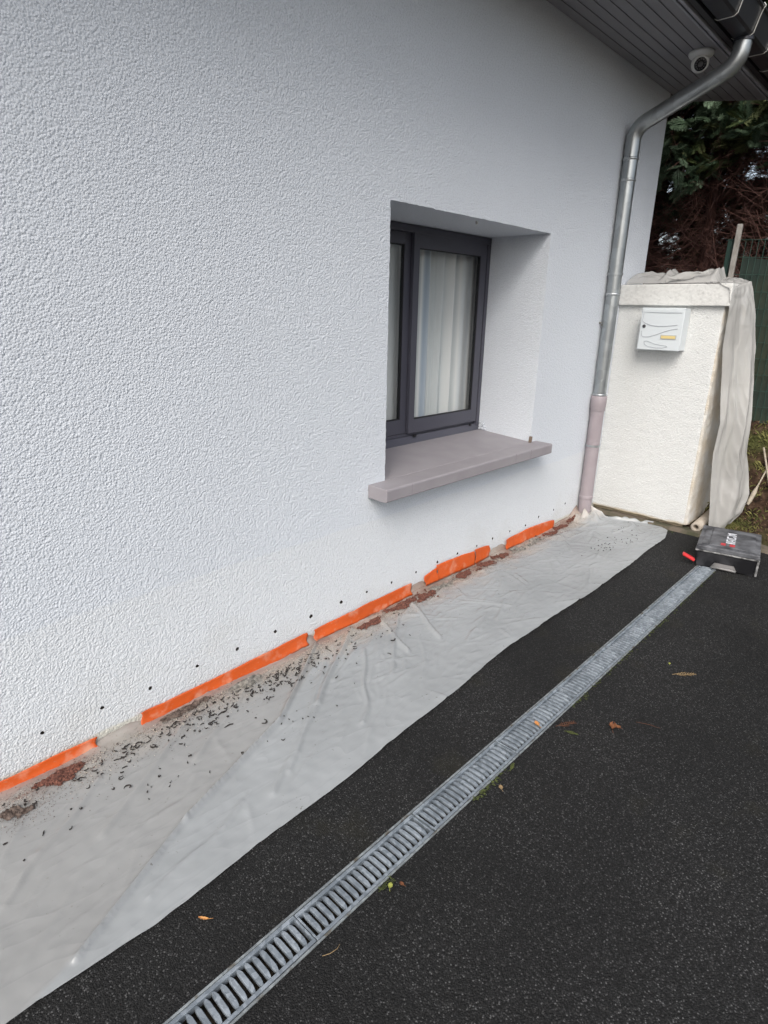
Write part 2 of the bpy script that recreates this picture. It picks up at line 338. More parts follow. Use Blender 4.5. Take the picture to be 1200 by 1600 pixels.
# eave
SZ = 3.238
mb = MB()
pw = .0665
for k in range(8):
    y1_ = -.002 - k * pw; y0_ = y1_ - pw + .006
    xe0 = 5.69 - y1_ * .7; xe1 = 5.69 - y0_ * .7
    mb.add([(X0, y1_, SZ), (xe0, y1_, SZ), (xe1, y0_, SZ), (X0, y0_, SZ)], [(0, 1, 2, 3)])
    mb.add([(X0, y0_, SZ), (xe1, y0_, SZ), (xe1, y0_, SZ + .012), (X0, y0_, SZ + .012)], [(0, 1, 2, 3)])
    mb.add([(X0, y1_, SZ), (xe0, y1_, SZ), (xe0, y1_, SZ + .012), (X0, y1_, SZ + .012)], [(0, 1, 2, 3)])
mb.add([(X0, .0, SZ + .012), (5.69, .0, SZ + .012), (6.06, -.53, SZ + .012), (X0, -.53, SZ + .012)], [(0, 1, 2, 3)])
mb.add([(5.446, .002, SZ), (5.69, .002, SZ), (5.69, 9, SZ), (5.446, 9, SZ)], [(0, 1, 2, 3)])
hb(mb, 'soffit', M_soffit, recalc=False)
mb = MB()
mb.box(X0, 6.07, -.545, -.532, SZ - .014, SZ + .03, .003); mb.box(X0, 6.07, -.562, -.548, SZ - .008, SZ + .03, .003); mb.box(X0, 6.07, -.576, -.565, SZ - .016, SZ + .03, .003)
hb(mb, 'soffit_trim', M_trim)
mb = MB(); mb.box(X0, 6.05, -.615, -.582, SZ - .002, SZ + .26)
mb.prism([(6.05, SZ + .0), (6.09, SZ + .0), (6.09, SZ + .25), (6.05, SZ + .25)], -.58, -.53, 'y')
mb.prism([(5.70, SZ + .004), (5.73, SZ + .004), (5.73, SZ + .5), (5.70, SZ + .5)], -.4, 9, 'y')
hb(mb, 'fascia', M_fascia)
mb = MB()
sl = .42
for r_ in range(14):
    y0_ = -.66 + r_ * .36; z0_ = SZ + .215 + (y0_ + .66) * sl
    nx_ = 42; us = np.linspace(X0 - .1, 6.12, nx_ * 4)
    mb.grid(lambda u, v: (u, y0_ + v * .39, z0_ + .03 + v * .39 * sl - .02 * v + .022 * abs(math.sin(u * math.pi / .24))), list(us), [0, 1])
    mb.grid(lambda u, v: (u, y0_ - .001, z0_ + v * (.03 + .022 * abs(math.sin(u * math.pi / .24)))), list(us), [0, 1])
mb.add([(X0, -.65, SZ + .20), (6.08, -.65, SZ + .20), (6.08, 4.4, SZ + 2.3), (X0, 4.4, SZ + 2.3)], [(0, 1, 2, 3)])
mb.add([(X0, 9.4, SZ + .20), (6.08, 9.4, SZ + .20), (6.08, 4.4, SZ + 2.3), (X0, 4.4, SZ + 2.3)], [(0, 1, 2, 3)])
hb(mb, 'roof', M_roof, recalc=False)
# gutter: a faceted trough on hooks
prof = [(-.618, 3.375), (-.622, 3.262), (-.636, 3.25), (-.716, 3.25), (-.726, 3.258), (-.752, 3.345), (-.752, 3.375), (-.764, 3.385), (-.774, 3.378), (-.774, 3.368), (-.762, 3.362), (-.757, 3.340), (-.732, 3.252), (-.718, 3.243), (-.632, 3.243), (-.615, 3.258), (-.611, 3.375)]
mb = MB(); mb.prism(prof, X0, 6.1, 'x')
for xe in (X0, 6.1): mb.prism([(-.618, 3.375), (-.622, 3.262), (-.636, 3.25), (-.716, 3.25), (-.726, 3.258), (-.752, 3.345), (-.752, 3.37)], xe - .004, xe + .002, 'x')
gut = hb(mb, 'gutter', M_gutter)
hp = [(-.612, 3.30), (-.613, 3.252), (-.632, 3.2395), (-.718, 3.2385), (-.736, 3.250), (-.756, 3.325), (-.768, 3.362), (-.780, 3.375), (-.768, 3.392)]
k = 0
for i in range(12):
    x = 4.363 + (i - 7) * .342
    mb = MB()
    for a_, c_ in zip(hp[:-1], hp[1:]):
        d_ = Vector((c_[0] - a_[0], c_[1] - a_[1])).normalized(); nn_ = Vector((d_.y, -d_.x)) * .0035
        mb.prism([a_, c_, (c_[0] - nn_.x, c_[1] - nn_.y), (a_[0] - nn_.x, a_[1] - nn_.y)], x - .004, x + .004, 'x')
    q = mb.build('gutter_hook', M_hook, gut)
mb = MB(); mb.tube([(4.74, -.676, 3.247), (4.74, -.676, 3.225)], .058, 24, False); q = mb.build('gutter_outlet', M_gutter, gut)

# window
win = bpy.data.objects.new('window', None); COL.objects.link(win); win.parent = house; win.matrix_parent_inverse = Matrix.Translation((-2.5, 0, .05))
def wpart(m, name, mt, par=None, **k): return m.build(name, mt, par or win, **k)
FY = WD
mb = MB()
mb.box(WX0 + .004, WX1 - .003, FY + .0, FY + .07, 2.052, WZ1 - .004, .003)          # head
mb.box(WX1 - .036, WX1 - .003, FY + .0, FY + .07, .79, 2.052, .003)               # right jamb
mb.box(WX0 + .004, WX0 + .04, FY, FY + .07, .79, 2.052, .003)
mb.prism([(FY - .012, .762), (FY + .09, .762), (FY + .09, .81), (FY + .012, .806), (FY - .006, .772)], WX0 + .004, WX1 - .003, 'x')   # bottom rail with sloping lip
mb.box(WX0 + .02, WX1 - .03, FY + .028, FY + .034, .80, .826)                         # track ribs
mb.box(WX0 + .02, WX1 - .03, FY + .056, FY + .062, .80, .826)
wpart(mb, 'frame', M_frame)
def sash(x0, x1, y0, z0, z1, gx0, gx1, gz0, gz1, name):
    e = bpy.data.objects.new(name, None)
    m1 = MB(); y1 = y0 + .026
    m1.box(x0, gx0, y0, y1, z0, z1, .002); m1.box(gx1, x1, y0, y1, z0, z1, .002)
    m1.box(gx0, gx1, y0, y1, z0, gz0, .002); m1.box(gx0, gx1, y0, y1, gz1, z1, .002)
    fr = m1.build('sash', M_frame, win)
    m2 = MB(); s_ = .006
    m2.box(gx0, gx0 + s_, y0 + .004, y1, gz0, gz1); m2.box(gx1 - s_, gx1, y0 + .004, y1, gz0, gz1); m2.box(gx0 + s_, gx1 - s_, y0 + .004, y1, gz0, gz0 + s_); m2.box(gx0 + s_, gx1 - s_, y0 + .004, y1, gz1 - s_, gz1)
    m2.build('seal', M_seal, fr)
    m3 = MB(); m3.add([(gx0, y0 + .012, gz0), (gx1, y0 + .012, gz0), (gx1, y0 + .012, gz1), (gx0, y0 + .012, gz1)], [(0, 1, 2, 3)])
    m3.build('pane', M_glass, fr)
    return fr
sash(3.000, 3.772, FY + .002, .828, 2.062, 3.052, 3.705, .918, 1.972, 'sash')
sash(2.335, 3.052, FY + .031, .828, 2.052, 2.39, 2.945, .922, 1.985, 'sash')
mb = MB(); mb.box(3.045, 3.075, FY - .010, FY + .004, .800, .818, .003); wpart(mb, 'stopper', M_seal); mb = MB(); mb.box(3.69, 3.71, FY - .008, FY + .004, .800, .816, .003); wpart(mb, 'stopper', M_seal)
# sill
mb = MB()
sp_ = [(-.131, .730), (-.137, .722), (-.137, .664), (-.131, .659), (-.1, .657), (.0, .660), (.0, .7315)]
mb.prism(sp_, 2.166, 3.892, 'x')
mb.add([(WX0 + .001, .0, .7315), (WX1 - .001, .0, .7315), (WX1 - .001, FY + .03, .764), (WX0 + .001, FY + .03, .764), (WX0 + .001, .0, .66), (WX1 - .001, .0, .66), (WX1 - .001, FY + .03, .66), (WX0 + .001, FY + .03, .66)],
       [(0, 1, 2, 3), (4, 5, 6, 7), (0, 1, 5, 4), (1, 2, 6, 5), (2, 3, 7, 6), (3, 0, 4, 7)])
sill = hb(mb, 'window_sill', M_sill)
sill.modifiers.new('b', 'BEVEL').width = .004; sill.modifiers['b'].segments = 2
M_joint = mat('joint_grey', (.22, .19, .2), .8)
for xs_ in (2.365, 3.41, 3.60):
    mb = MB(); mb.box(xs_, xs_ + .0015, -.1374, -.136, .664, .727); mb.build('joint_line', M_joint, sill)
mb = MB(); mb.box(3.788, 3.80, -.022, .0, .735, .775, .002, xf=lambda p: Vector((p.x + (p.z - .73) * .15, p.y, p.z))); mb.box(3.784, 3.806, -.018, -.002, .7325, .738, .001)
hb(mb, 'sill_clip', mat('rusty_clip', (.16, .12, .09), .8))
mb = MB(); mb.tube([(3.106, .08, 2.10), (3.106, .08, 2.088), (3.104, .078, 2.082)], [.008, .0085, .005], 12); hb(mb, 'shutter_screw', mat('white_plug', (.7, .7, .68), .5))
mb = MB()
for k in range(14):   # crumbly mortar at the inner foot of the reveal
    x, y, z = 3.812 + random.uniform(-.01, .004), FY - .02 + random.uniform(-.05, .02), .77 + random.random() ** 2 * .05
    bm2 = bmesh.new(); bmesh.ops.create_icosphere(bm2, subdivisions=1, radius=random.uniform(.004, .010)); bm2.verts.index_update()
    mb.add([v.co * (1 + .3 * random.random()) + Vector((x, y, z)) for v in bm2.verts], [[v.index for v in f.verts] for f in bm2.faces]); bm2.free()
hb(mb, 'mortar_crust', M_wall)
mb = MB(); mb.tube([(4.70, .0, 1.548), (4.70, -.014, 1.548)], .009, 10); mb.tube([(4.70, -.012, 1.548), (4.71, -.02, 1.528)], .004, 8); hb(mb, 'wall_plug', mat('grey_plug', (.2, .2, .19), .7))

# curtain behind the glass
def curtain_mat():
    m = bpy.data.materials.new('voile'); m.use_nodes = True; n = m.node_tree; L = n.links.new; p = n.nodes['Principled BSDF']; p.inputs['Roughness'].default_value = .8
    tc = NN(n, 'ShaderNodeTexCoord'); mp = NN(n, 'ShaderNodeMapping'); mp.inputs['Scale'].default_value = (1, 0, 0); L(tc.outputs['Object'], mp.inputs[0])
    t = NN(n, 'ShaderNodeTexNoise', Scale=9.0, Detail=1.0); L(mp.outputs[0], t.inputs[0])
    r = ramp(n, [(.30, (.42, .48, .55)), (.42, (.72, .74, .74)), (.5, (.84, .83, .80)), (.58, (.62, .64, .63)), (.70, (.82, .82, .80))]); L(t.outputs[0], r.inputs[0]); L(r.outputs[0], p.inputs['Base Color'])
    return m
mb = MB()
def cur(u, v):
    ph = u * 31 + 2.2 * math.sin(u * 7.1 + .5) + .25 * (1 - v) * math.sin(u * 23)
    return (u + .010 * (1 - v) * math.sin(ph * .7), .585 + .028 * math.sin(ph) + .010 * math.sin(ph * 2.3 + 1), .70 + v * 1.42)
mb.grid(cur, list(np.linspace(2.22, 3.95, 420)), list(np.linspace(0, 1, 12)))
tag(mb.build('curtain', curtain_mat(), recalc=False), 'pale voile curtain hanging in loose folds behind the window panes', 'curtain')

# ------------------------------------------------------------------ downpipe
dp = empty('downpipe', (4.74, -.06, -.05))
tag(dp, 'galvanised downpipe bent under the eave, clipped to the wall, with a mauve painted foot', 'downpipe')
def dpb(m, name, mt, **k):
    o = m.build(name, mt, dp, **k); o.matrix_parent_inverse = Matrix.Translation((-4.74, .06, .05)); return o
def bend(pts, rb, n=8):
    pts = [Vector(p) for p in pts]; out = [pts[0]]
    for a, c, d in zip(pts, pts[1:], pts[2:]):
        u = (a - c).normalized(); w_ = (d - c).normalized(); p0 = c + u * rb; p1 = c + w_ * rb
        out += [(p0 * (1 - t) ** 2 + c * 2 * t * (1 - t) + p1 * t * t) for t in [i / n for i in range(n + 1)]]
    return out + [pts[-1]]
mb = MB(); mb.tube([(4.74, -.06, .98), (4.74, -.06, 1.77)], .049, 28, False); mb.tube([(4.74, -.06, 1.75), (4.74, -.06, 2.54)], .0495, 28, False); mb.tube([(4.74, -.06, 2.52), (4.74, -.06, 2.74)], .050, 28, False)
dpb(mb, 'pipe', M_zinc)
mb = MB(); mb.tube(bend([(4.74, -.06, 2.70), (4.74, -.06, 2.858), (4.74, -.672, 3.112), (4.74, -.676, 3.235)], .085, 10), .0515, 28, False)
dpb(mb, 'elbow', M_zinc)
for z in (2.665, 2.53, 1.757, 1.0): mb = MB(); mb.tube([(4.74, -.06, z - .010), (4.74, -.06, z - .007), (4.74, -.06, z + .006), (4.74, -.06, z + .009)], [.050, .0545, .0545, .050], 28, False); dpb(mb, 'pipe_ring', M_zinc2)
mb = MB()
mb.tube([(4.74, -.06, -.045), (4.74, -.06, .90)], .0535, 28, False)
mb.tube([(4.74, -.06, .865), (4.74, -.06, .875), (4.74, -.06, .90), (4.74, -.06, .91), (4.74, -.06, .985), (4.74, -.06, .99), (4.74, -.06, .99)], [.0535, .059, .059, .062, .062, .059, .05], 28, False)
mb.tube([(4.74, -.06, .125), (4.74, -.06, .135), (4.74, -.06, .155), (4.74, -.06, .16)], [.0535, .0565, .0565, .0535], 28, False)
dpb(mb, 'painted_foot', M_mauve)
for z in (.585, 1.9): mb = MB(); mb.box(4.725, 4.755, -.022, .0, z - .012, z + .012, .002); mb.tube([(4.74, -.06, z - .008), (4.74, -.06, z + .008)], .0555, 28, False); dpb(mb, 'pipe_bracket', M_zinc2)

# ------------------------------------------------------------------ security camera
sc_ = empty('security_camera', (4.77, -.425, SZ)); sc_.scale = (1.2, 1.2, 1.2)
tag(sc_, 'small white dome security camera with a ring of infrared lights, screwed to the grey soffit', 'camera')
M_white = mat('white_plastic', (.68, .68, .66), .4, bump=.03, bscale=100)
M_black = mat('black_plastic', (.012, .012, .014), .25)
M_rubber = mat('charcoal_plastic', (.03, .03, .034), .5)
def lathe(mb, prof, n=28, xf=None, smooth=True):
    V = []
    for r_, z in prof:
        for k in range(n):
            a = 2 * math.pi * k / n; p = Vector((r_ * math.cos(a), r_ * math.sin(a), z)); V.append(xf(p) if xf else p)
    m_ = len(prof)
    mb.add(V, [(i * n + k, i * n + (k + 1) % n, (i + 1) * n + (k + 1) % n, (i + 1) * n + k) for i in range(m_ - 1) for k in range(n)], smooth)
mb = MB(); lathe(mb, [(.0001, 0), (.062, 0), (.065, -.004), (.065, -.012), (.061, -.018), (.052, -.026), (.035, -.03)]); mb.build('base', M_white, sc_)
look = (Vector((0, -2.14, 1.6)) - Vector((4.77, -.425, SZ - .055))).normalized(); look = (look + Vector((.05, -.1, -.12))).normalized()
rq = look.to_track_quat('Z', 'Y').to_matrix(); cx_ = Vector((0, 0, -.052))
mb = MB(); lathe(mb, [(.0001, -.044), (.02, -.040), (.035, -.028), (.044, -.008), (.045, .008), (.041, .024), (.036, .032), (.031, .034)], xf=lambda p: rq @ p + cx_); ball = mb.build('camera_ball', M_white, sc_)
mb = MB(); lathe(mb, [(.0335, .031), (.031, .0345), (.012, .0335), (.0001, .0335)], xf=lambda p: rq @ p + cx_); eye = mb.build('face_plate', M_black, ball)
mb = MB(); lathe(mb, [(.012, .034), (.013, .038), (.010, .039), (.0085, .035), (.0001, .036)], xf=lambda p: rq @ p + cx_)
for k in range(12):
    a = k * math.pi / 6; c_ = Vector((.022 * math.cos(a), .022 * math.sin(a), .035)); lathe(mb, [(.0036, 0), (.003, .0022), (.0001, .003)], 8, xf=lambda p: rq @ (p + c_) + cx_)
mb.build('lens', mat('lens_grey', (.09, .085, .09), .15), ball)

# ------------------------------------------------------------------ gate pillar, mailbox
gp = empty('gate_pillar', (5.25, -.40, -.05))
tag(gp, 'cream rendered pillar with a thick flat cap, joined to the corner of the house', 'pillar')
def rel(m, name, mt, par, **k):
    o = m.build(name, mt, par, **k); o.matrix_parent_inverse = Matrix.Translation(-par.location); return o
mb = MB()
def pilx(p):
    q = Vector(p); j = .006 * mnoise.noise(Vector((q.x * 25, q.y * 25, q.z * 25)))
    if q.x < 5.2: q.x += j * .6
    if q.y < -.7: q.y += j
    if q.z < .02: q.z += .008 * mnoise.noise(Vector((q.y * 18, q.x * 18, 3)))
    return q
# body as a fine grid shell so its edges wander a little
zs = list(np.linspace(.0, 1.69, 90)); rad_ = .02
pathp = [(5.035, -.001)] + [(5.035, y) for y in np.linspace(-.05, -.745, 24)] + [(5.035 + rad_ * (1 - math.cos(a)), -.765 + .0 - rad_ * math.sin(a) + .002) for a in np.linspace(.15, 1.57, 6)] + [(x, -.785) for x in np.linspace(5.07, 5.60, 18)] + [(5.61, -.76), (5.61, -.004), (5.45, -.004)]
lean = lambda z: -.018 * (1.69 - z) / 1.69   # the right face leans out a touch towards the foot
mb.grid(lambda i, z: pilx((pathp[i][0], pathp[i][1] + (lean(z) if pathp[i][1] < -.5 else 0), z)), list(range(len(pathp))), zs)
mb.add([(5.036, -.001, .004), (5.036, -.78, .004), (5.60, -.78, .004), (5.60, -.001, .004)], [(0, 1, 2, 3)])
mb.box(5.07, 5.59, -.76, -.002, -.08, .01)
body = rel(mb, 'body', M_pillar, gp)
mb = MB(); mb.box(4.998, 5.44, -.815, -.003, 1.683, 1.838, .008); 
cap = rel(mb, 'cap', M_cap, gp)
rmv = cap.modifiers.new('r', 'SUBSURF'); cap.modifiers.remove(rmv)

ml = empty('mailbox', (5.02, -.397, 1.36))
tag(ml, 'white metal letterbox with a round lock and a small yellow name plate on the pillar', 'mailbox')
M_mail = mat('mailbox_white', (.60, .64, .66), .38, bump=.02, bscale=80)
mb = MB(); mb.box(4.912, 5.031, -.554, -.242, 1.36, 1.664, .004); rel(mb, 'case', M_mail, ml)
mb = MB(); mb.box(4.898, 4.911, -.556, -.240, 1.358, 1.666, .005); door = rel(mb, 'door', M_mail, ml)
M_crease = mat('mailbox_relief', (.36, .38, .41), .4)
def mpt(a, b_): return (4.8965, -.242 - a * .312, 1.362 + (1 - b_) * .302)   # a: 0..1 across, b: 0..1 down
def relief(pts, r_=.0022):
    m_ = MB(); m_.tube([mpt(*p) for p in pts], r_, 6); return m_
q = relief([(.05, .13), (.045, .22), (.045, .32), (.12, .37), (.28, .42), (.46, .435), (.65, .425), (.88, .39)]).build('relief', M_crease, door); q.matrix_parent_inverse = Matrix.Identity(4)
m2 = relief([(.055, .55), (.065, .66), (.10, .695), (.25, .695), (.42, .64), (.6, .56), (.75, .51), (.9, .48)])
m2.tube([mpt(*p) for p in [(.15, .81), (.17, .88), (.25, .93), (.42, .955), (.60, .955), (.72, .92), (.70, .90), (.55, .885), (.40, .86), (.22, .80), (.15, .81)]], .0016, 6)
m2.tube([mpt(*p) for p in [(.10, .10), (.5, .12), (.93, .115), (.94, .13)]], .0012, 6)
m2.build('relief', M_crease, door)
mb = MB(); mb.box(4.8955, 4.8975, -.242 - .95 * .312, -.242 - .05 * .312, 1.362 + .90 * .302, 1.362 + .965 * .302, .0009); mb.build('slot_flap', M_mail, door)
mb = MB(); lathe(mb, [(.0001, .006), (.010, .006), (.0125, .004), (.0125, 0)], 20, xf=lambda p: Vector((4.897 - p.z, -.242 - .10 * .312 + p.x, 1.362 + .56 * .302 + p.y))); mb.build('lock', mat('lock_black', (.05, .05, .055), .4), door)
mb = MB(); mb.box(4.8935, 4.898, -.242 - .90 * .312, -.242 - .53 * .312, 1.362 + .26 * .302, 1.362 + .365 * .302, .001); pl = mb.build('name_plate', mat('plate_rim', (.40, .40, .38), .5), door)
mb = MB(); mb.box(4.892, 4.8945, -.242 - .88 * .312, -.242 - .55 * .312, 1.362 + .28 * .302, 1.362 + .345 * .302); mb.build('name_card', mat('card_yellow', (.66, .52, .22), .6), pl)
for o_ in door.children: o_.matrix_parent_inverse = Matrix.Translation(-ml.location) if False else o_.matrix_parent_inverse

# ------------------------------------------------------------------ plastic sheeting
def film(name, col, alpha, rough=.32, dust=None):
    m = bpy.data.materials.new(name); m.use_nodes = True; n = m.node_tree; L = n.links.new; p = n.nodes['Principled BSDF']
    p.inputs['Roughness'].default_value = rough; p.inputs['Specular IOR Level'].default_value = .5
    tc = NN(n, 'ShaderNodeTexCoord'); ob = tc.outputs['Object']
    t = NN(n, 'ShaderNodeTexNoise', Scale=2.3, Detail=5.0); L(ob, t.inputs[0]); r = ramp(n, [(.35, tuple(x * .90 for x in col)), (.65, tuple(min(1, x * 1.06) for x in col))]); L(t.outputs[0], r.inputs[0]); c = r.outputs[0]
    if dust:
        sx = NN(n, 'ShaderNodeSeparateXYZ'); L(ob, sx.inputs[0])
        ns = NN(n, 'ShaderNodeTexNoise', Scale=7.0, Detail=8.0, Roughness=.65); L(ob, ns.inputs[0])
        ma = NN(n, 'ShaderNodeMath', operation='MULTIPLY_ADD'); L(ns.outputs[0], ma.inputs[0]); ma.inputs[1].default_value = .42; L(sx.outputs[1], ma.inputs[2])
        rd = ramp(n, [(.0, 0.0), (.17, .75)]); L(ma.outputs[0], rd.inputs[0])
        c = mix(n, rd.outputs[0], c, dust)
        # reddish brick-dust smears and small dark specks further out
        n2 = NN(n, 'ShaderNodeTexNoise', Scale=3.1, Detail=9.0, Roughness=.6); L(ob, n2.inputs[0]); m2_ = NN(n, 'ShaderNodeMath', operation='MULTIPLY_ADD'); L(n2.outputs[0], m2_.inputs[0]); m2_.inputs[1].default_value = .55; L(sx.outputs[1], m2_.inputs[2])
        r4 = ramp(n, [(.19, 0.0), (.30, .75)]); L(m2_.outputs[0], r4.inputs[0]); c = mix(n, r4.outputs[0], c, (.30, .17, .13))
        n3 = NN(n, 'ShaderNodeTexNoise', Scale=70.0, Detail=2.0); L(ob, n3.inputs[0]); r5 = ramp(n, [(.70, 0.0), (.73, .7)]); L(n3.outputs[0], r5.inputs[0])
        n4 = NN(n, 'ShaderNodeTexNoise', Scale=4.0, Detail=2.0); L(ob, n4.inputs[0]); r6 = ramp(n, [(.5, 0.0), (.62, 1.0)]); L(n4.outputs[0], r6.inputs[0])
        c = mix(n, mix(n, 1.0, r5.outputs[0], r6.outputs[0], 'MULTIPLY'), c, (.16, .15, .14))
    if dust:
        at = NN(n, 'ShaderNodeAttribute', attribute_name='soiled'); r7 = NN(n, 'ShaderNodeMath', operation='MULTIPLY'); L(at.outputs['Fac'], r7.inputs[0]); r7.inputs[1].default_value = .55
        c = mix(n, r7.outputs[0], c, (.355, .345, .33))
    L(c, p.inputs['Base Color']); p.inputs['Alpha'].default_value = alpha
    acc = None
    for sc_f, pw_, am, st in ((2.2, 40.0, 1.0, (1, 3.4, 1)), (3.2, 30.0, .7, (.7, 3.2, 1)), (6.0, 14.0, .3, (1, 2.4, 1)), (16.0, 5.0, .12, (1, 1, 1))):
        mp = NN(n, 'ShaderNodeMapping'); mp.inputs['Scale'].default_value = st; mp.inputs['Rotation'].default_value = (0, 0, {2.2: -.5, 3.2: .35, 6.0: -.15, 16.0: 0}[sc_f]); L(ob, mp.inputs[0])
        tb = NN(n, 'ShaderNodeTexNoise', Scale=sc_f, Detail=1.0, Distortion=.1); L(mp.outputs[0], tb.inputs[0])
        x1 = NN(n, 'ShaderNodeMath', operation='SUBTRACT'); L(tb.outputs[0], x1.inputs[0]); x1.inputs[1].default_value = .5
        x2 = NN(n, 'ShaderNodeMath', operation='ABSOLUTE'); L(x1.outputs[0], x2.inputs[0])
        x3 = NN(n, 'ShaderNodeMath', operation='MULTIPLY_ADD'); L(x2.outputs[0], x3.inputs[0]); x3.inputs[1].default_value = -2.0; x3.inputs[2].default_value = 1.0
        x4 = NN(n, 'ShaderNodeMath', operation='POWER'); L(x3.outputs[0], x4.inputs[0]); x4.inputs[1].default_value = pw_
        x5 = NN(n, 'ShaderNodeMath', operation='MULTIPLY_ADD'); L(x4.outputs[0], x5.inputs[0]); x5.inputs[1].default_value = am
        if acc: L(acc, x5.inputs[2])
        else: x5.inputs[2].default_value = 0
        acc = x5.outputs[0]
    b_ = NN(n, 'ShaderNodeBump', Strength=.15, Distance=.010); L(acc, b_.inputs['Height']); L(b_.outputs[0], p.inputs['Normal'])
    return m
M_film = film('floor_film', (.42, .44, .45), .72, .15, dust=(.60, .53, .45))
M_film_fold = film('film_fold', (.52, .55, .57), .78, .27)
EDGE = [(-2.2, -.84), (.12, -.835), (.49, -.85), (1.1, -.834), (1.8, -.80), (2.5, -.751), (3.1, -.765), (3.62, -.775), (4.3, -.755), (4.72, -.745), (4.92, -.70), (4.99, -.62), (4.995, -.57)]
def edge_y(x):
    y = np.interp(x, [e[0] for e in EDGE], [e[1] for e in EDGE]); return y + .004 * math.sin(x * 9) + .003 * mnoise.noise(Vector((x * 14, 0, 1)))
# creases: short segments with a ridged profile
CR = []
def crease(x0, y0, x1, y1, h, wd): CR.append((x0, y0, x1, y1, h, wd))
long_ = [(1.75, -.05), (1.26, -.40), (.71, -.597), (.286, -.80), (.10, -.86)]
for (a_, c_), hh in zip(zip(long_, long_[1:]), (.026, .032, .022, .005)): crease(*a_, *c_, hh, .011)
crease(2.0, -.06, 1.45, -.42, .022, .018); crease(1.45, -.42, 1.0, -.70, .012, .015); crease(1.35, -.08, .9, -.36, .012, .025); crease(2.2, -.05, 2.05, -.42, .020, .012); crease(2.45, -.1, 2.28, -.44, .020, .012); pass
crease(1.0, -.12, .5, -.45, .012, .025); crease(.6, -.2, .2, -.5, .010, .02); crease(1.7, -.2, 1.1, -.66, .012, .014); crease(1.9, -.25, 1.5, -.66, .014, .012); crease(2.3, -.12, 1.85, -.5, .012, .012); crease(.9, -.66, .5, -.78, .010, .010)
for i in range(210):
    x = random.uniform(1.5, 4.8); y = random.uniform(-.72, -.05); a = random.gauss(.35, .45) if random.random() < .6 else random.gauss(-.55, .5); l_ = random.uniform(.06, .32)
    crease(x, y, x + l_ * math.cos(a), y + l_ * math.sin(a), random.uniform(.002, .010), random.uniform(.007, .018))
for i in range(60):
    x = random.uniform(-.2, 2.2); y = random.uniform(-.75, -.1); a = random.gauss(.55, .18); l_ = random.uniform(.25, .8)
    crease(x, y, x + l_ * math.cos(a), y + l_ * math.sin(a), random.uniform(.0015, .0055), random.uniform(.003, .009))
for i in range(150):
    x = random.uniform(1.9, 4.7); y = random.uniform(-.74, -.06); a = random.choice([random.gauss(.12, .15), random.gauss(-.5, .3), random.gauss(.8, .3)]); l_ = random.uniform(.12, .55)
    crease(x, y, x + l_ * math.cos(a), y + l_ * math.sin(a), random.uniform(.0015, .006), random.uniform(.003, .008))
for i in range(25):
    x = random.uniform(-.2, 1.9); y = random.uniform(-.8, -.1); a = random.gauss(.6, .35); l_ = random.uniform(.15, .5)
    crease(x, y, x + l_ * math.cos(a), y + l_ * math.sin(a), random.uniform(.002, .006), random.uniform(.010, .028))
CRA = np.array(CR)
def sheet_h(X, Y):
    X0_, Y0_ = X, Y
    wx = np.array([[mnoise.noise(Vector((a * 4.5, b * 4.5, 1))) for a, b in zip(r1, r2)] for r1, r2 in zip(X[::3], Y[::3])]); wy = np.array([[mnoise.noise(Vector((a * 4.5, b * 4.5, 8))) for a, b in zip(r1, r2)] for r1, r2 in zip(X[::3], Y[::3])])
    up = lambda A: np.array([np.interp(np.arange(X.shape[0]), np.arange(0, X.shape[0], 3), A[:, j]) for j in range(A.shape[1])]).T
    X = X + .022 * up(wx); Y = Y + .022 * up(wy)
    H = np.zeros_like(X)
    XW, YW = X, Y
    for ci, (x0, y0, x1, y1, h, wd) in enumerate(CRA):
        X, Y = (X0_, Y0_) if ci < 4 else (XW, YW)
        bx = (X > min(x0, x1) - .12) & (X < max(x0, x1) + .12) & (Y > min(y0, y1) - .12) & (Y < max(y0, y1) + .12)
        if not bx.any(): continue
        px, py = X[bx], Y[bx]; dx, dy = x1 - x0, y1 - y0; L2 = dx * dx + dy * dy
        t = ((px - x0) * dx + (py - y0) * dy) / L2; tc_ = np.clip(t, 0, 1); cx, cy = x0 + dx * tc_ - px, y0 + dy * tc_ - py
        sgn = np.sign(dx * (py - y0) - dy * (px - x0)); d_ = np.sqrt(cx * cx + cy * cy) * np.where(sgn > 0, 1.7, .8)
        fade = .35 + .65 * np.sin(np.pi * np.clip(t, 0.02, .98)) if h < .009 else 1.0
        H[bx] = np.maximum(H[bx], h * fade * (.55 * np.exp(-d_ / (wd * .55)) + .45 / (1 + (d_ / wd) ** 2) ** 1.3))
    return H
def pillar_front(x): return x
NU, NV = 900, 130
ux = np.linspace(-2.2, 4.995, NU); vy = np.linspace(0, 1, NV)
XX = np.zeros((NU, NV)); YY = np.zeros((NU, NV))
for i, x in enumerate(ux):
    ey = edge_y(x)
    # far end: the sheet's back edge retreats from the pillar (ragged)
    y0 = 0.0 if x < 4.80 else -np.interp(x, [4.80, 4.84, 4.88, 4.94, 4.97, 4.995], [.03, .20, .33, .46, .50, .56]) + .015 * mnoise.noise(Vector((x * 40, 2, 0)))
    XX[i] = x; YY[i] = y0 + (ey - y0) * vy ** 1.15
ZZ = sheet_h(XX, YY)
mb = MB(); V = []
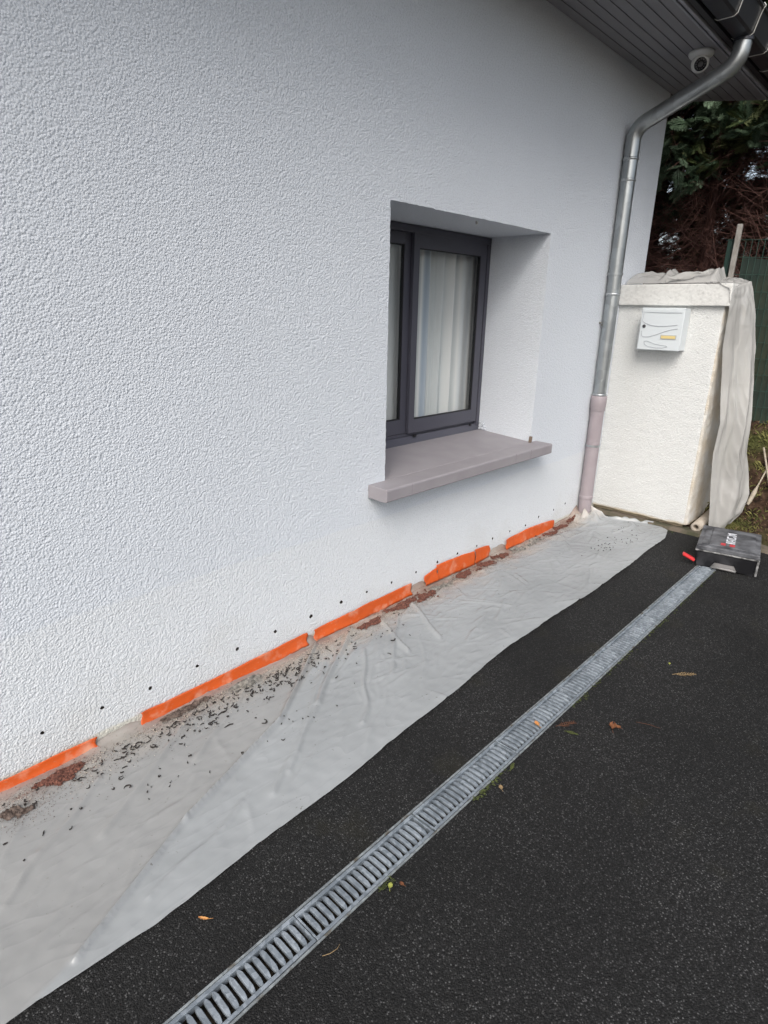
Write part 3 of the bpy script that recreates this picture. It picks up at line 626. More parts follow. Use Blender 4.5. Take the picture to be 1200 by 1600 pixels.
for i in range(NU):
    for j in range(NV):
        x, y = XX[i, j], YY[i, j]
        z = GZ + .004 + ZZ[i, j] + .006 * (1 + mnoise.noise(Vector((x * 3, y * 4, 0)))) * min(1, (y + .9) * 8) + .0022 * (1 + mnoise.noise(Vector((x * 22, y * 30, 4))))
        cov = max(0, 1 - max(0, -y) / .030); top = np.interp(x, [-.5, .64, .70, .80, .86, 1.7, 1.74, 1.78, 2.52, 2.56, 2.64, 2.7, 3.36, 3.42, 3.55, 3.62, 4.3, 4.4], [.004, .004, .022, .028, .006, .022, .05, .022, .022, .06, .06, .032, .030, .06, .06, .022, .01, .03]) + .004 * mnoise.noise(Vector((x * 5, 9, 0)))
        z += cov ** 2 * (top + .0)
        # bunching round the foot of the downpipe and along the ragged far edge
        dpp = math.hypot(x - 4.74, y + .06)
        if dpp < .22: z += .10 * max(0, 1 - abs(dpp - .075) / .11) * (.6 + .55 * mnoise.noise(Vector((math.atan2(y + .06, x - 4.74) * 3.2, dpp * 18, 1)))) 
        if x > 4.72 and j < 26: z += .022 * (1 - j / 26) ** 2 * min(1, (x - 4.72) / .12) * (1.1 + mnoise.noise(Vector((x * 30, y * 18, 7))))
        yy = min(y, -.003 - .002 * (1 + mnoise.noise(Vector((x * 20, 3, z * 30)))))
        V.append((x, yy, z))
F = [(i * NV + j, (i + 1) * NV + j, (i + 1) * NV + j + 1, i * NV + j + 1) for i in range(NU - 1) for j in range(NV - 1)
     if math.hypot(XX[i, j] - 4.74, YY[i, j] + .06) > .05]
mb.add(V, F, True)
sheet = mb.build('plastic_sheet', M_film, recalc=False)
tag(sheet, 'long translucent plastic sheet on the asphalt along the foot of the house wall', 'sheet')
def sheet_z(x, y):
    i = int(np.clip((x - ux[0]) / (ux[-1] - ux[0]) * (NU - 1), 0, NU - 1)); j = int(np.argmin(np.abs(YY[i] - y))); return V[i * NV + j][2]
at_ = sheet.data.attributes.new('soiled', 'FLOAT', 'POINT'); dv = []
for x, y, z in V:
    yc = np.interp(x, [-.5, .02, .1, .286, .71, 1.26, 1.75, 2.3], [-.95, -.90, -.86, -.80, -.597, -.40, -.12, -.04]); dv.append(float(np.clip((y - yc) / .02, 0, 1) * (1 if x < 1.6 else max(0, 1 - (x - 1.6) / .6))))
at_.data.foreach_set('value', dv)

# drape over the end of the pillar
M_drape = film('drape_film', (.44, .435, .42), .82, .18)
dr = empty('plastic_drape', (5.2, -.95, -.05)); tag(dr, 'crumpled plastic sheet thrown over the outer end of the pillar and hanging to the soil', 'sheet')
mb = MB()
Lc = [(4.99, -.640, 1.842), (4.992, -.72, 1.842), (4.985, -.80, 1.80), (5.0, -.815, 1.68), (5.03, -.814, 1.40), (5.07, -.845, 1.1), (5.07, -.886, .84), (5.07, -.880, .60), (5.08, -.90, .40), (5.08, -.93, .2), (5.09, -.945, .03), (5.10, -.95, -.03)]
Rc = [(5.40, -.60, 1.90), (5.36, -.74, 1.895), (5.27, -.862, 1.86), (5.29, -.91, 1.68), (5.31, -.96, 1.40), (5.32, -1.0, 1.1), (5.32, -1.03, .84), (5.33, -1.055, .60), (5.36, -1.10, .40), (5.35, -1.13, .28), (5.34, -1.11, .12), (5.33, -1.03, -.01)]
def samp(Cv, t):
    t = t * (len(Cv) - 1); i = min(int(t), len(Cv) - 2); return Vector(Cv[i]).lerp(Vector(Cv[i + 1]), t - i)
def drp(t, s_):
    a = samp(Lc, t); c = samp(Rc, t); p = a.lerp(c, s_)
    dn = min(1, max(0, (t - .15) * 3))
    off = dn * min(1, .25 + s_ * 2.2) * (.040 * math.sin(s_ * 8 + 3.5 * t + .4) * s_ * (1.2 - s_) * 2 + .026 * mnoise.noise(Vector((s_ * 2.6 + t * 1.5, t * 3.2, 1))) + .014 * (1 - 2.2 * abs(mnoise.noise(Vector((s_ * 3.4 + t * 3, t * 3.6, 5))))) + .007 * (1 - 2.5 * abs(mnoise.noise(Vector((s_ * 5 - t * 9, t * 5, 15))))))
    off += (1 - dn) * .008 * mnoise.noise(Vector((s_ * 9, t * 40, 2)))
    nrm = Vector((-.55, -.8, .1)).normalized() if t > .2 else Vector((-.2, -.2, .95)); return p + nrm * off
mb.grid(lambda u, v: drp(u, v), list(np.linspace(0, 1, 150)), list(np.linspace(0, 1, 56)))
q = rel(mb, 'hanging_sheet', M_drape, dr, recalc=False)
mb = MB()   # back wrap so that it has depth from the side
Bc = [(5.47, -.60, 1.86), (5.47, -.74, 1.86), (5.46, -.83, 1.80), (5.46, -.84, 1.68), (5.46, -.86, 1.4), (5.46, -.88, 1.1), (5.47, -.90, .84), (5.48, -.92, .6), (5.48, -.94, .4), (5.47, -.95, .28), (5.46, -.93, .12), (5.45, -.9, .06)]
mb.grid(lambda u, v: samp(Rc, u).lerp(samp(Bc, u), v) + (drp(u, 1.0) - samp(Rc, u)) * (1 - v), list(np.linspace(0, 1, 150)), list(np.linspace(0, 1, 8)))
rel(mb, 'back_wrap', M_drape, dr, recalc=False)
# crumpled heap on top of the pillar
hp_ = MB()
def heap(u, v):
    y = -.015 - u * .66; x = 5.07 + v * .36
    prof_ = np.interp(u, [0, .12, .26, .36, .40, .46, .6, .75, .88, .94, 1.0], [.085, .092, .095, .085, .125, .085, .085, .10, .10, .13, .02])
    z = 1.838 + .003 + prof_ * math.sin(min(1, v * 1.5 + .02) * math.pi / 2) ** .8 * (1 - max(0, v - .75) * 3.2) + .020 * mnoise.noise(Vector((u * 9, v * 5, 3))) * math.sin(v * math.pi) + .018 * abs(mnoise.noise(Vector((u * 7 + v * 6, v * 9, 8)))) * math.sin(v * math.pi)
    return (x, y, max(z, 1.840))
hp_.grid(heap, list(np.linspace(0, 1, 110)), list(np.linspace(0, 1, 44)))
o = rel(hp_, 'plastic_heap', M_drape, empty('crumpled_plastic', (5.2, -.35, 1.838)), recalc=False); tag(o.parent, 'crumpled plastic sheet bunched on top of the pillar cap', 'sheet')
mb = MB()
mb.grid(lambda u, v: (5.06 - .012 * math.sin(v * 3.1) + .06 * u, -.33 - u * .27 + .0 * v, 1.848 + .07 * u + .05 * v * (1 - .6 * u) + .012 * math.sin(u * 9 + v * 4)), list(np.linspace(0, 1, 40)), list(np.linspace(0, 1, 14)))
rel(mb, 'loose_corner', M_drape, o.parent, recalc=False)

# ------------------------------------------------------------------ orange tape
def tape_mat():
    m = bpy.data.materials.new('orange_tape'); m.use_nodes = True; n = m.node_tree; L = n.links.new; p = n.nodes['Principled BSDF']; p.inputs['Roughness'].default_value = .42
    tc = NN(n, 'ShaderNodeTexCoord'); ob = tc.outputs['Object']; t = NN(n, 'ShaderNodeTexNoise', Scale=9.0, Detail=7.0, Roughness=.6); L(ob, t.inputs[0])
    r = ramp(n, [(.53, 0.0), (.70, .75)]); L(t.outputs[0], r.inputs[0]); c = mix(n, r.outputs[0], (.62, .10, .016), (.70, .36, .24)); t9 = NN(n, 'ShaderNodeTexNoise', Scale=70.0, Detail=3.0); L(ob, t9.inputs[0]); r9 = ramp(n, [(.62, 0.0), (.72, .22)]); L(t9.outputs[0], r9.inputs[0]); c = mix(n, r9.outputs[0], c, (.55, .40, .30)); 
    t2 = NN(n, 'ShaderNodeTexNoise', Scale=3.0, Detail=3.0); L(ob, t2.inputs[0]); r2 = ramp(n, [(.3, .82), (.7, 1.06)]); L(t2.outputs[0], r2.inputs[0]); c = mix(n, 1.0, c, r2.outputs[0], 'MULTIPLY'); L(c, p.inputs['Base Color'])
    return m
M_tape = tape_mat()
TP = [
    ('orange tape strip at the near left end, above the reddest dust', [(-.5, -.05, .004), (-.1, -.05, .004), (.353, -.052, .001), (.5, -.051, .005), (.661, -.053, .000)]),
    ('orange tape strip with dusty pale patches, second from the camera', [(.842, -.048, .016), (1.2, -.053, .018), (1.5, -.045, .026), (1.722, -.030, .034)]),
    ('long orange tape strip below the left end of the window sill', [(1.768, -.030, .031), (2.1, -.036, .039), (2.3, -.034, .042), (2.535, -.030, .046)]),
    ('short low orange tape stub just left of the raised strip', [(2.66, -.014, .048), (2.735, -.014, .064), (2.79, -.018, .07)]),
    ('raised orange tape strip under the middle of the window sill', [(2.782, -.016, .090), (2.9, -.02, .086), (3.05, -.024, .078), (3.195, -.026, .067)]),
    ('short orange tape piece at the right of the raised strip', [(3.20, -.022, .078), (3.30, -.018, .070), (3.372, -.015, .062)]),
    ('orange tape strip farthest from the camera, near the downpipe', [(3.588, -.032, .043), (3.75, -.034, .050), (3.92, -.036, .056), (4.10, -.046, .046), (4.30, -.058, .026)]),
]
for lab, pts in TP:
    x0, x1 = pts[0][0], pts[-1][0]; xs_ = [p[0] for p in pts]; lo_ = [p[1] for p in pts]; hi_ = [p[2] for p in pts]; e = empty('tape', ((x0 + x1) / 2, 0, -.05))
    mb = MB(); nn_ = max(8, int((x1 - x0) / .008))
    sd_ = random.random() * 50
    def tf(u, v):
        zl, zh = np.interp(u, xs_, lo_), np.interp(u, xs_, hi_); ends = max(0, 1 - (u - x0) / .03) + max(0, 1 - (x1 - u) / .03)
        y = -.0095 - .0035 * (1 + mnoise.noise(Vector((u * 14, v * 2, sd_)))) * (1 - v) - .010 * (1 - v) ** 2 - .008 * ends * (.5 + .5 * math.sin(v * 5 + sd_)) * .6 - .0035 * abs(mnoise.noise(Vector((u * 28, v * 3, sd_)))) - .002 * abs(mnoise.noise(Vector((u * 9 + v * 3, v * 5, sd_))))
        du = ends * .006 * math.sin(v * 7 + sd_)
        return (u + du, y, zl + (zh - zl) * v + .0035 * mnoise.noise(Vector((u * 9, v, sd_))) + (.004 * mnoise.noise(Vector((u * 30, 3, sd_))) if v < .1 else 0))
    mb.grid(tf, list(np.linspace(x0, x1, nn_)), list(np.linspace(0, 1, 8)))
    me_o = mb.build('tape', M_tape, recalc=False); bpy.data.objects.remove(e); me_o.name = 'tape'
    sm_ = me_o.modifiers.new('s', 'SOLIDIFY'); sm_.thickness = .0004
    tag(me_o, lab, 'tape', 'orange masking tape along the wall base')

# ------------------------------------------------------------------ brick dust, crumbs, flakes
M_brick = mat('brick_dust', (.030, .010, .009), 1, col2=(.23, .095, .065), nscale=110, ndet=6, lo=.3, hi=.72, bump=.8, bscale=220, bdist=.004)
M_greyd = mat('mortar_dust', (.10, .095, .085), 1, col2=(.30, .28, .25), nscale=60, ndet=5, bump=.8, bscale=220, bdist=.004)
M_darkd = mat('earthy_dust', (.045, .03, .024), 1, col2=(.17, .13, .11), nscale=60, ndet=5, bump=.8, bscale=220, bdist=.004)
PILES = [
    (.50, -.085, .12, .036, M_brick, 'wide smear of red brick dust nearest the camera, below the first tape strip'),
    (.34, -.15, .05, .03, M_darkd, 'small dark dust heap at the left edge of the sheet'),
    (1.02, -.060, .13, .024, M_darkd, 'dark earthy drill dust below the start of the second tape strip'),
    (1.31, -.085, .11, .035, M_greyd, 'pale crumbly heap below the middle of the second tape strip'),
    (2.12, -.075, .08, .022, M_brick, 'thin red dust heap below the middle of the long tape strip'),
    (2.37, -.060, .11, .028, M_brick, 'dark red dust heap with a forked tail below the long tape strip'),
    (2.58, -.065, .10, .032, M_brick, 'red dust heap at the gap beside the long tape strip'),
    (2.80, -.050, .09, .026, M_greyd, 'grey dust heap below the short low tape stub'),
    (3.02, -.055, .10, .028, M_brick, 'bright red dust heap below the raised tape strip'),
    (3.24, -.050, .09, .026, M_brick, 'brown red dust heap below the short tape piece'),
    (3.44, -.045, .08, .026, M_brick, 'brown red dust heap in the wide gap between tape strips'),
    (3.66, -.055, .09, .024, M_greyd, 'grey dust heap below the start of the farthest tape strip'),
    (3.90, -.060, .09, .024, M_greyd, 'thin grey dust heap below the middle of the farthest tape strip'),
    (4.10, -.055, .10, .026, M_brick, 'red dust heap below the end of the farthest tape strip'),
    (4.33, -.045, .08, .026, M_brick, 'dark red dust heap just past the farthest tape strip'),
    (4.52, -.030, .07, .022, M_brick, 'rusty dust heap beside the foot of the downpipe'),
]
for cx, cy, rx, ry, mt, lab in PILES:
    if cx > 1.9: rx *= 1.30; ry *= 1.45; cy -= .012
    mb = MB(); sd_ = cx * 7; nu, nv = 90, 44; U = np.linspace(-1.25, 1.25, nu); Vv = np.linspace(-1.5, 1.5, nv); tilt = random.uniform(-.35, .1)
    P = []; HT = []
    for u in U:
        for v in Vv:
            x = cx + u * rx; y = min(cy + v * ry + tilt * u * ry, -.012)
            h = 1 - 1.15 * (u * u + v * v) + 1.5 * mnoise.noise(Vector((x * 16, y * 26, sd_))) + .7 * mnoise.noise(Vector((x * 50, y * 60, sd_))) + .5 * mnoise.noise(Vector((x * 140, y * 140, sd_))) - .25
            P.append((x, y, sheet_z(x, y) + .002 + max(0, h) ** .8 * .010 + .0035 * random.random())); HT.append(h)
    F = [(i * nv + j, (i + 1) * nv + j, (i + 1) * nv + j + 1, i * nv + j + 1) for i in range(nu - 1) for j in range(nv - 1) if max(HT[i * nv + j], HT[(i + 1) * nv + j + 1]) > 0 and P[i * nv + j][1] != P[i * nv + j + 1][1]]
    mb.add(P, F, False)
    # loose grains around it
    for g in range(650):
        a = random.gauss(0, 1.1); c_ = random.gauss(-.3, 1.5); x = cx + a * rx; y = min(cy + c_ * ry, -.015); z = sheet_z(x, y) + .003; s_ = random.uniform(.0008, .0028)
        q_ = [Vector((random.uniform(-1, 1), random.uniform(-1, 1), random.uniform(-.6, 1))) * s_ + Vector((x, y, z)) for _ in range(4)]; mb.add(q_, [(0, 1, 2), (0, 1, 3), (1, 2, 3), (0, 2, 3)])
    tag(mb.build('dust_heap', mt, recalc=False), lab, 'dust heap', 'drill dust heaps along the wall base')

def grains(n_, fx_, smin, smax, flat=.6):
    mb = MB()
    for _ in range(n_):
        x, y = fx_(); y = min(y, -.012); z = sheet_z(x, y) + .003; s_ = random.uniform(smin, smax)
        q_ = [Vector((random.uniform(-1, 1), random.uniform(-1, 1), random.uniform(-.3, 1) * flat)) * s_ + Vector((x, y, z)) for _ in range(5)]
        mb.add(q_, [(0, 1, 2), (0, 1, 3), (1, 2, 3), (0, 2, 4), (1, 2, 4), (0, 3, 4)])
    return mb
def band():
    r_ = random.random()
    if r_ < .45: x = random.gauss(1.55, .38)
    elif r_ < .75: x = random.uniform(.2, 2.4)
    else: x = random.uniform(2.2, 4.6)
    return x, -.055 - abs(random.gauss(0, .065 if x < 2.2 else .04))
tag(grains(9000, band, .0007, .0030).build('mortar_crumbs', mat('crumb_cream', (.47, .43, .36), 1), recalc=False), 'pale mortar crumbs and grit strewn on the sheet along the wall', 'crumbs', kind='stuff')
def band3():
    return random.choice([2.35, 2.6, 3.05, 3.25, 3.45, 4.1, 4.35, .5]) + random.gauss(0, .12), -.045 - abs(random.gauss(0, .045))
tag(grains(3800, band3, .0007, .0026).build('red_grit', M_brick, recalc=False), 'fine red brick grit fanned out between the dust heaps', 'grit', kind='stuff')
def band2():
    x = random.gauss(.9, .55) if random.random() < .7 else random.uniform(.2, 4.7)
    return x, -.06 - abs(random.gauss(0, .09))
tag(grains(2600, band2, .001, .0032).build('dark_grit', mat('grit_dark', (.05, .038, .03), 1), recalc=False), 'dark earthy grit scattered over the sheet near the wall', 'grit', kind='stuff')
mb = MB()   # curled flakes of black coating
def flake(x, y, L_, w_, a, curl):
    n_ = 6; z0_ = sheet_z(x, y) + .003; Vx = []
    for i in range(n_ + 1):
        t = i / n_ - .5; aa = a + curl * t; px = x + L_ * t * math.cos(aa); py = y + L_ * t * math.sin(aa); ww = w_ * (1 - 1.6 * abs(t)) * random.uniform(.7, 1.2) + .0006
        nx, ny = -math.sin(aa) * ww, math.cos(aa) * ww; zz = z0_ + .004 * abs(t) * 2 * random.uniform(.3, 1.2)
        Vx += [(px - nx, py - ny, zz), (px + nx, py + ny, zz + .003 * random.random()), (px, py, zz - .003)]
    mb.add(Vx, [f for i in range(n_) for f in ((i * 3, i * 3 + 3, i * 3 + 4, i * 3 + 1), (i * 3 + 1, i * 3 + 4, i * 3 + 5, i * 3 + 2), (i * 3 + 2, i * 3 + 5, i * 3 + 3, i * 3))])
for _ in range(300):
    r_ = random.random()
    if r_ < .42: x = random.gauss(1.48, .22); y = -.10 - abs(random.gauss(0, .07))
    elif r_ < .80: x = random.gauss(.95, .3); y = -.10 - abs(random.gauss(0, .08))
    else: x = random.uniform(.25, 2.3); y = -.08 - abs(random.gauss(0, .16))
    flake(x, max(y, -.78), random.uniform(.008, .024) * (1.8 if random.random() < .2 else 1), random.uniform(.001, .003) * (2 if random.random() < .12 else 1), random.gauss(.4, .8), random.gauss(0, 1.5))
for cx, cy, k in [(4.2, -.50, 26), (4.45, -.56, 14), (4.7, -.45, 8), (1.3, -.45, 10), (.75, -.38, 12)]:
    for _ in range(k): flake(random.gauss(cx, .09), random.gauss(cy, .045), random.uniform(.004, .012), random.uniform(.0008, .002), random.random() * 6, random.gauss(0, 1))
tag(mb.build('coating_flakes', mat('flake_black', (.022, .017, .015), .8), recalc=False), 'small curled black flakes of old coating scattered on the sheet', 'flakes', kind='stuff')

# ------------------------------------------------------------------ drain
dc = empty('drain_channel', (1.5, -1.158, GZ)); tag(dc, 'narrow galvanised slot drain set in the asphalt driveway, parallel to the house', 'drain')
DC = Matrix.Translation((-1.5, 1.158, -GZ))
def dcb(m, name, mt, par=dc, **k):
    o = m.build(name, mt, par, **k)
    if par is dc: o.matrix_parent_inverse = DC
    return o
mb = MB()
mb.box(DX0, DX1, DY0 - .004, DY0 + .0005, GZ - .10, GZ - .012); mb.box(DX0, DX1, DY1 - .0005, DY1 + .004, GZ - .10, GZ - .012)
mb.add([(DX0, DY0, GZ - .085), (DX1, DY0, GZ - .085), (DX1, DY1, GZ - .085), (DX0, DY1, GZ - .085)], [(0, 1, 2, 3)])
dcb(mb, 'trough', M_chan)
mb = MB(); mb.box(DX0, DX1, DY0 - .001, DY0 + .0055, GZ - .03, GZ + .0035, .001); mb.box(DX0, DX1, DY1 - .0055, DY1 + .001, GZ - .03, GZ + .0035, .001); dcb(mb, 'rim', M_chan_edge)
gy0, gy1 = DY0 + .008, DY1 - .008
SEC, PIT = .518, .0243
def grating_mesh():
    m_ = MB(); zt = GZ + .002; L_ = SEC - .006
    m_.box(0, L_, gy0, gy0 + .011, zt - .022, zt, .0015); m_.box(0, L_, gy1 - .011, gy1, zt - .022, zt, .0015)
    m_.box(0, .006, gy0 + .0112, gy1 - .0112, zt - .02, zt - .001, .001); m_.box(L_ - .006, L_, gy0 + .0112, gy1 - .0112, zt - .02, zt - .001, .001)
    nb = int((L_ - .02) / PIT); st = (L_ - (nb - 1) * PIT) / 2
    for i in range(nb):
        x = st + i * PIT + random.uniform(-.0004, .0004); hw = .0070
        # rounded pressed slat with pointed ends
        ys_ = [gy0 + .0105, gy0 + .020, gy0 + .030, gy1 - .030, gy1 - .020, gy1 - .0105]; ws = [.35, .8, 1, 1, .8, .35]; hz = [-.004, .0, .0025, .0025, .0, -.004]
        Vx = []
        for y, w2, h in zip(ys_, ws, hz):
            for cx_2, cz in ((-1, -.012), (-1, -.003), (-.75, 0), (.75, 0), (1, -.003), (1, -.012)): Vx.append((x + cx_2 * hw * w2, y, zt + h + cz - .001))
        m_.add(Vx, [(r_ * 6 + c, r_ * 6 + c + 1, (r_ + 1) * 6 + c + 1, (r_ + 1) * 6 + c) for r_ in range(5) for c in range(5)])
    return m_
g0 = None; x = 1.803 - 6 * SEC
i = 0
while x + SEC < DX1 + .05:
    if g0 is None: g0 = dcb(grating_mesh(), 'grating', M_grate); g = g0
    else: g = g0.copy(); COL.objects.link(g)
    g.parent = dc; g.matrix_parent_inverse = DC; g.location = (x, random.uniform(-.0015, .0015), random.uniform(-.001, .0012)); g.rotation_euler = (0, 0, random.uniform(-.002, .002))
    x += SEC
# moss and weeds along the far lip
def sprig_stuff(n_, fx_, L0, L1, name, mt, lab, cat):
    mb = MB()
    for _ in range(n_):
        x, y, s_ = fx_(); z = GZ + .001
        for k in range(random.randint(3, 7)):
            a = random.random() * 6.28; l_ = random.uniform(L0, L1) * s_; w2 = l_ * .22; dx, dy = math.cos(a), math.sin(a); u_ = random.uniform(.2, .9)
            b0 = Vector((x, y, z)); m0 = b0 + Vector((dx * l_ * .55, dy * l_ * .55, l_ * u_ * .7)); t0 = b0 + Vector((dx * l_, dy * l_, l_ * u_ * .7)); s2 = Vector((-dy, dx, 0)) * w2
            mb.add([b0, m0 - s2, t0, m0 + s2], [(0, 1, 2, 3)])
    return tag(mb.build(name, mt, recalc=False), lab, cat, kind='stuff')
def weedpos():
    c, s_ = random.choice([(3.7, .12), (3.3, .1), (3.0, .12), (2.75, .08), (2.5, .08), (2.3, .05), (1.53, .035), (1.53, .03), (1.64, .03), (1.02, .02), (3.5, .2), (4.1, .1)])
    return random.gauss(c, s_), DY0 - .004 - abs(random.gauss(0, .008)), 1
M_moss = mat('moss_green', (.03, .04, .012), .9, col2=(.09, .11, .03), nscale=40)
sprig_stuff(230, weedpos, .003, .010, 'weeds', M_moss, 'tiny weeds and moss growing along the right lip of the drain', 'weeds')
def mosspos():
    if random.random() < .6: return 4.99 + random.random() * .05, -.35 - abs(random.gauss(0, .12)), 1
    return random.gauss(4.93, .03), random.uniform(-.75, -.3), .7
sprig_stuff(500, mosspos, .005, .014, 'kerb_moss', M_moss, 'moss on the old concrete strip at the foot of the pillar', 'moss')

# ------------------------------------------------------------------ leaves and twigs on the asphalt
def leaf(x, y, L_, a, mt, lab, curl=.3, wd=.35, z=GZ):
    mb = MB(); n_ = 8
    def lf(u, v):
        w2 = wd * L_ * math.sin(math.pi * min(.98, u * .95 + .02)) ** .8 * (1 + .15 * math.sin(u * 20))
        px = (u - .5) * L_; py = v * w2; pz = .003 + curl * L_ * (abs(v) ** 1.5 * .4 + (u - .5) ** 2 * .8); return (x + px * math.cos(a) - py * math.sin(a), y + px * math.sin(a) + py * math.cos(a), z + pz)
    mb.grid(lf, list(np.linspace(0, 1, n_)), [-1, -.5, 0, .5, 1])
    mb.tube([(x - L_ * .5 * math.cos(a), y - L_ * .5 * math.sin(a), z + .006), (x - L_ * .9 * math.cos(a + .2), y - L_ * .9 * math.sin(a + .2), z + .003)], .0007, 5)
    o = mb.build('leaf', mt, recalc=False); o.modifiers.new('s', 'SOLIDIFY').thickness = .0004; return tag(o, lab, 'leaf')
M_l_or = mat('leaf_orange', (.42, .15, .045), .7, col2=(.55, .28, .09), nscale=60); M_l_br = mat('leaf_brown', (.11, .035, .015), .8, col2=(.20, .08, .03), nscale=60)
M_l_yg = mat('leaf_yellow_green', (.30, .32, .07), .7); M_l_tan = mat('leaf_tan', (.26, .18, .09), .8)
leaf(.579, -.932, .030, 2.2, M_l_or, 'narrow orange leaf on the asphalt between the sheet and the drain', .3, .14)
leaf(1.025, -1.242, .020, .5, M_l_yg, 'small yellow green leaf at the right lip of the drain', .4)
leaf(1.055, -1.262, .016, 1.5, M_l_br, 'tiny reddish brown leaf scrap beside the yellow green leaf')
leaf(2.008, -1.176, .030, 1.1, M_l_or, 'pale orange leaf lying on the drain grating', .5, .32, z=GZ + .004)
leaf(2.22, -1.414, .038, .3, M_l_br, 'curled dark red brown leaf on open asphalt', .9, .4)
leaf(2.235, -1.43, .022, 1.9, M_l_br, 'small crumpled brown leaf touching the curled one', .9, .4)
leaf(1.60, -1.262, .022, .8, M_l_tan, 'small tan leaf beside the drain')
leaf(2.905, -1.41, .016, .2, M_l_yg, 'tiny yellow green leaf near the tan sprig')
def sprig(x, y, L_, a, mt, lab, n_=7):
    mb = MB(); z = GZ + .004; ax = Vector((math.cos(a), math.sin(a), 0)); sd_ = Vector((-ax.y, ax.x, 0)); b0 = Vector((x, y, z)) - ax * L_ / 2
    mb.tube([b0, b0 + ax * L_ * .5 + sd_ * .006 + Vector((0, 0, .004)), b0 + ax * L_], [.0012, .001, .0006], 5)
    for i in range(n_):
        t = .2 + .75 * i / n_
        for s_ in (-1, 1):
            p0 = b0 + ax * L_ * t; l2 = L_ * .32 * (1 - t * .6) * random.uniform(.6, 1.1); d_ = (ax * .8 + sd_ * s_ * .6).normalized()
            mb.tube([p0, p0 + d_ * l2 + Vector((0, 0, .003 * random.random()))], [.0016, .0006], 5)
    o = mb.build('twig', mt, recalc=False); return tag(o, lab, 'twig', 'fallen conifer sprigs and twigs')
M_sg = mat('sprig_green', (.07, .085, .02), .8); M_sb = mat('sprig_brown', (.10, .04, .02), .85)
sprig(2.10, -1.262, .10, -.5, M_sb, 'red brown conifer sprig beside the drain')
sprig(2.065, -1.305, .06, -1.2, M_sg, 'green conifer sprig lying by the red brown one')
sprig(2.858, -1.495, .12, -.75, M_l_tan, 'tan dry conifer sprig farther out on the asphalt')
sprig(1.72, -1.235, .05, .3, M_sg, 'small green sprig caught at the drain lip')
mb = MB(); mb.tube([(.745, -1.252, GZ + .003), (.762, -1.264, GZ + .007), (.785, -1.268, GZ + .006), (.80, -1.262, GZ + .003)], [.0008, .0011, .0009, .0005], 6)
tag(mb.build('twig', M_l_tan), 'thin pale curved twig close to the near end of the drain', 'twig', 'fallen conifer sprigs and twigs')
mb = MB(); mb.tube([(2.33, -1.47, GZ + .003), (2.35, -1.52, GZ + .005), (2.36, -1.56, GZ + .003)], [.0008, .001, .0005], 6)
tag(mb.build('twig', M_sb), 'thin dark twig beyond the curled brown leaf', 'twig', 'fallen conifer sprigs and twigs')

# ------------------------------------------------------------------ toolbox
BA = R(11.5); tb = empty('toolbox', (4.605, -1.215, GZ), BA); tb.scale = (1, 1, 1.16)
tag(tb, 'dusty black tool case with white and red lettering at the end of the drain', 'toolbox')
def dusty(name, base, dustc, lo=.45, hi=.7, rough=.5, sc=11):
    return mat(name, base, rough, col2=dustc, nscale=sc, ndet=10, lo=lo, hi=hi, bump=.1, bscale=150)
M_tb = dusty('case_black', (.006, .006, .008), (.045, .045, .05), .45, .75)
M_lid = dusty('case_lid', (.018, .019, .024), (.17, .175, .19), .30, .66)
M_edge = dusty('case_edge', (.05, .05, .05), (.33, .33, .33), .35, .6, sc=30)
BL, BW, BH = .48, .372, .148   # local x = depth, y = width
def taper(p): k_ = 1 - .06 * (1 - min(1, p.z / .11)); return Vector((p.x * k_, p.y * k_, p.z))
mb = MB()
mb.box(-BL / 2 + .012, BL / 2, -BW / 2, BW / 2, .006, .108, .010, xf=taper)
# front: two cheeks beside a recessed handle bay
mb.prism([(-BW / 2 + .004, .008), (-.085, .008), (-.060, .045), (.070, .045), (.095, .008), (BW / 2 - .004, .008), (BW / 2 - .002, .106), (-BW / 2 + .002, .106)], -BL / 2 - .004, -BL / 2 + .016, 'x', xf=taper)
mb.box(-BL / 2 + .02, -BL / 2 + .05, -.17, -.13, 0, .01); mb.box(-BL / 2 + .02, -BL / 2 + .05, .13, .17, 0, .01); mb.box(BL / 2 - .05, BL / 2 - .02, -.17, -.13, 0, .01); mb.box(BL / 2 - .05, BL / 2 - .02, .13, .17, 0, .01)
cb = mb.build('case_body', M_tb, tb)
mb = MB()
mb.box(-BL / 2 - .006, BL / 2 + .004, -BW / 2 - .004, BW / 2 + .004, .111, .140, .006)
mb.box(-BL / 2 + .03, BL / 2 - .03, -BW / 2 + .03, BW / 2 - .07, .1401, .146, .004)
mb.box(-BL / 2 + .03, BL / 2 - .03, BW / 2 - .062, BW / 2 - .025, .1401, .146, .004)
lid = mb.build('lid', M_lid, tb)
mb = MB()
mb.box(-BL / 2 - .010, -BL / 2 - .002, -BW / 2 - .006, BW / 2 + .006, .104, .112, .002); mb.box(-BL / 2 - .006, BL / 2, -BW / 2 - .008, -BW / 2 - .002, .104, .112, .002); mb.box(-BL / 2 - .006, BL / 2, BW / 2 + .002, BW / 2 + .008, .104, .112, .002)
mb.box(-BL / 2 - .012, -BL / 2 - .004, -BW / 2 - .007, -BW / 2 + .006, .012, .104, .002)
mb.build('rim', M_edge, tb)
mb = MB(); mb.prism([(-.080, .010), (-.056, .042), (.066, .042), (.090, .010)], -BL / 2 - .001, -BL / 2 + .003, 'x', xf=taper); mb.tube([(-BL / 2 - .012, -.07, .016), (-BL / 2 - .016, -.03, .02), (-BL / 2 - .016, .04, .02), (-BL / 2 - .012, .08, .016)], .006, 8)
mb.build('handle', dusty('handle_grey', (.10, .10, .10), (.26, .25, .25), .35, .6), tb)
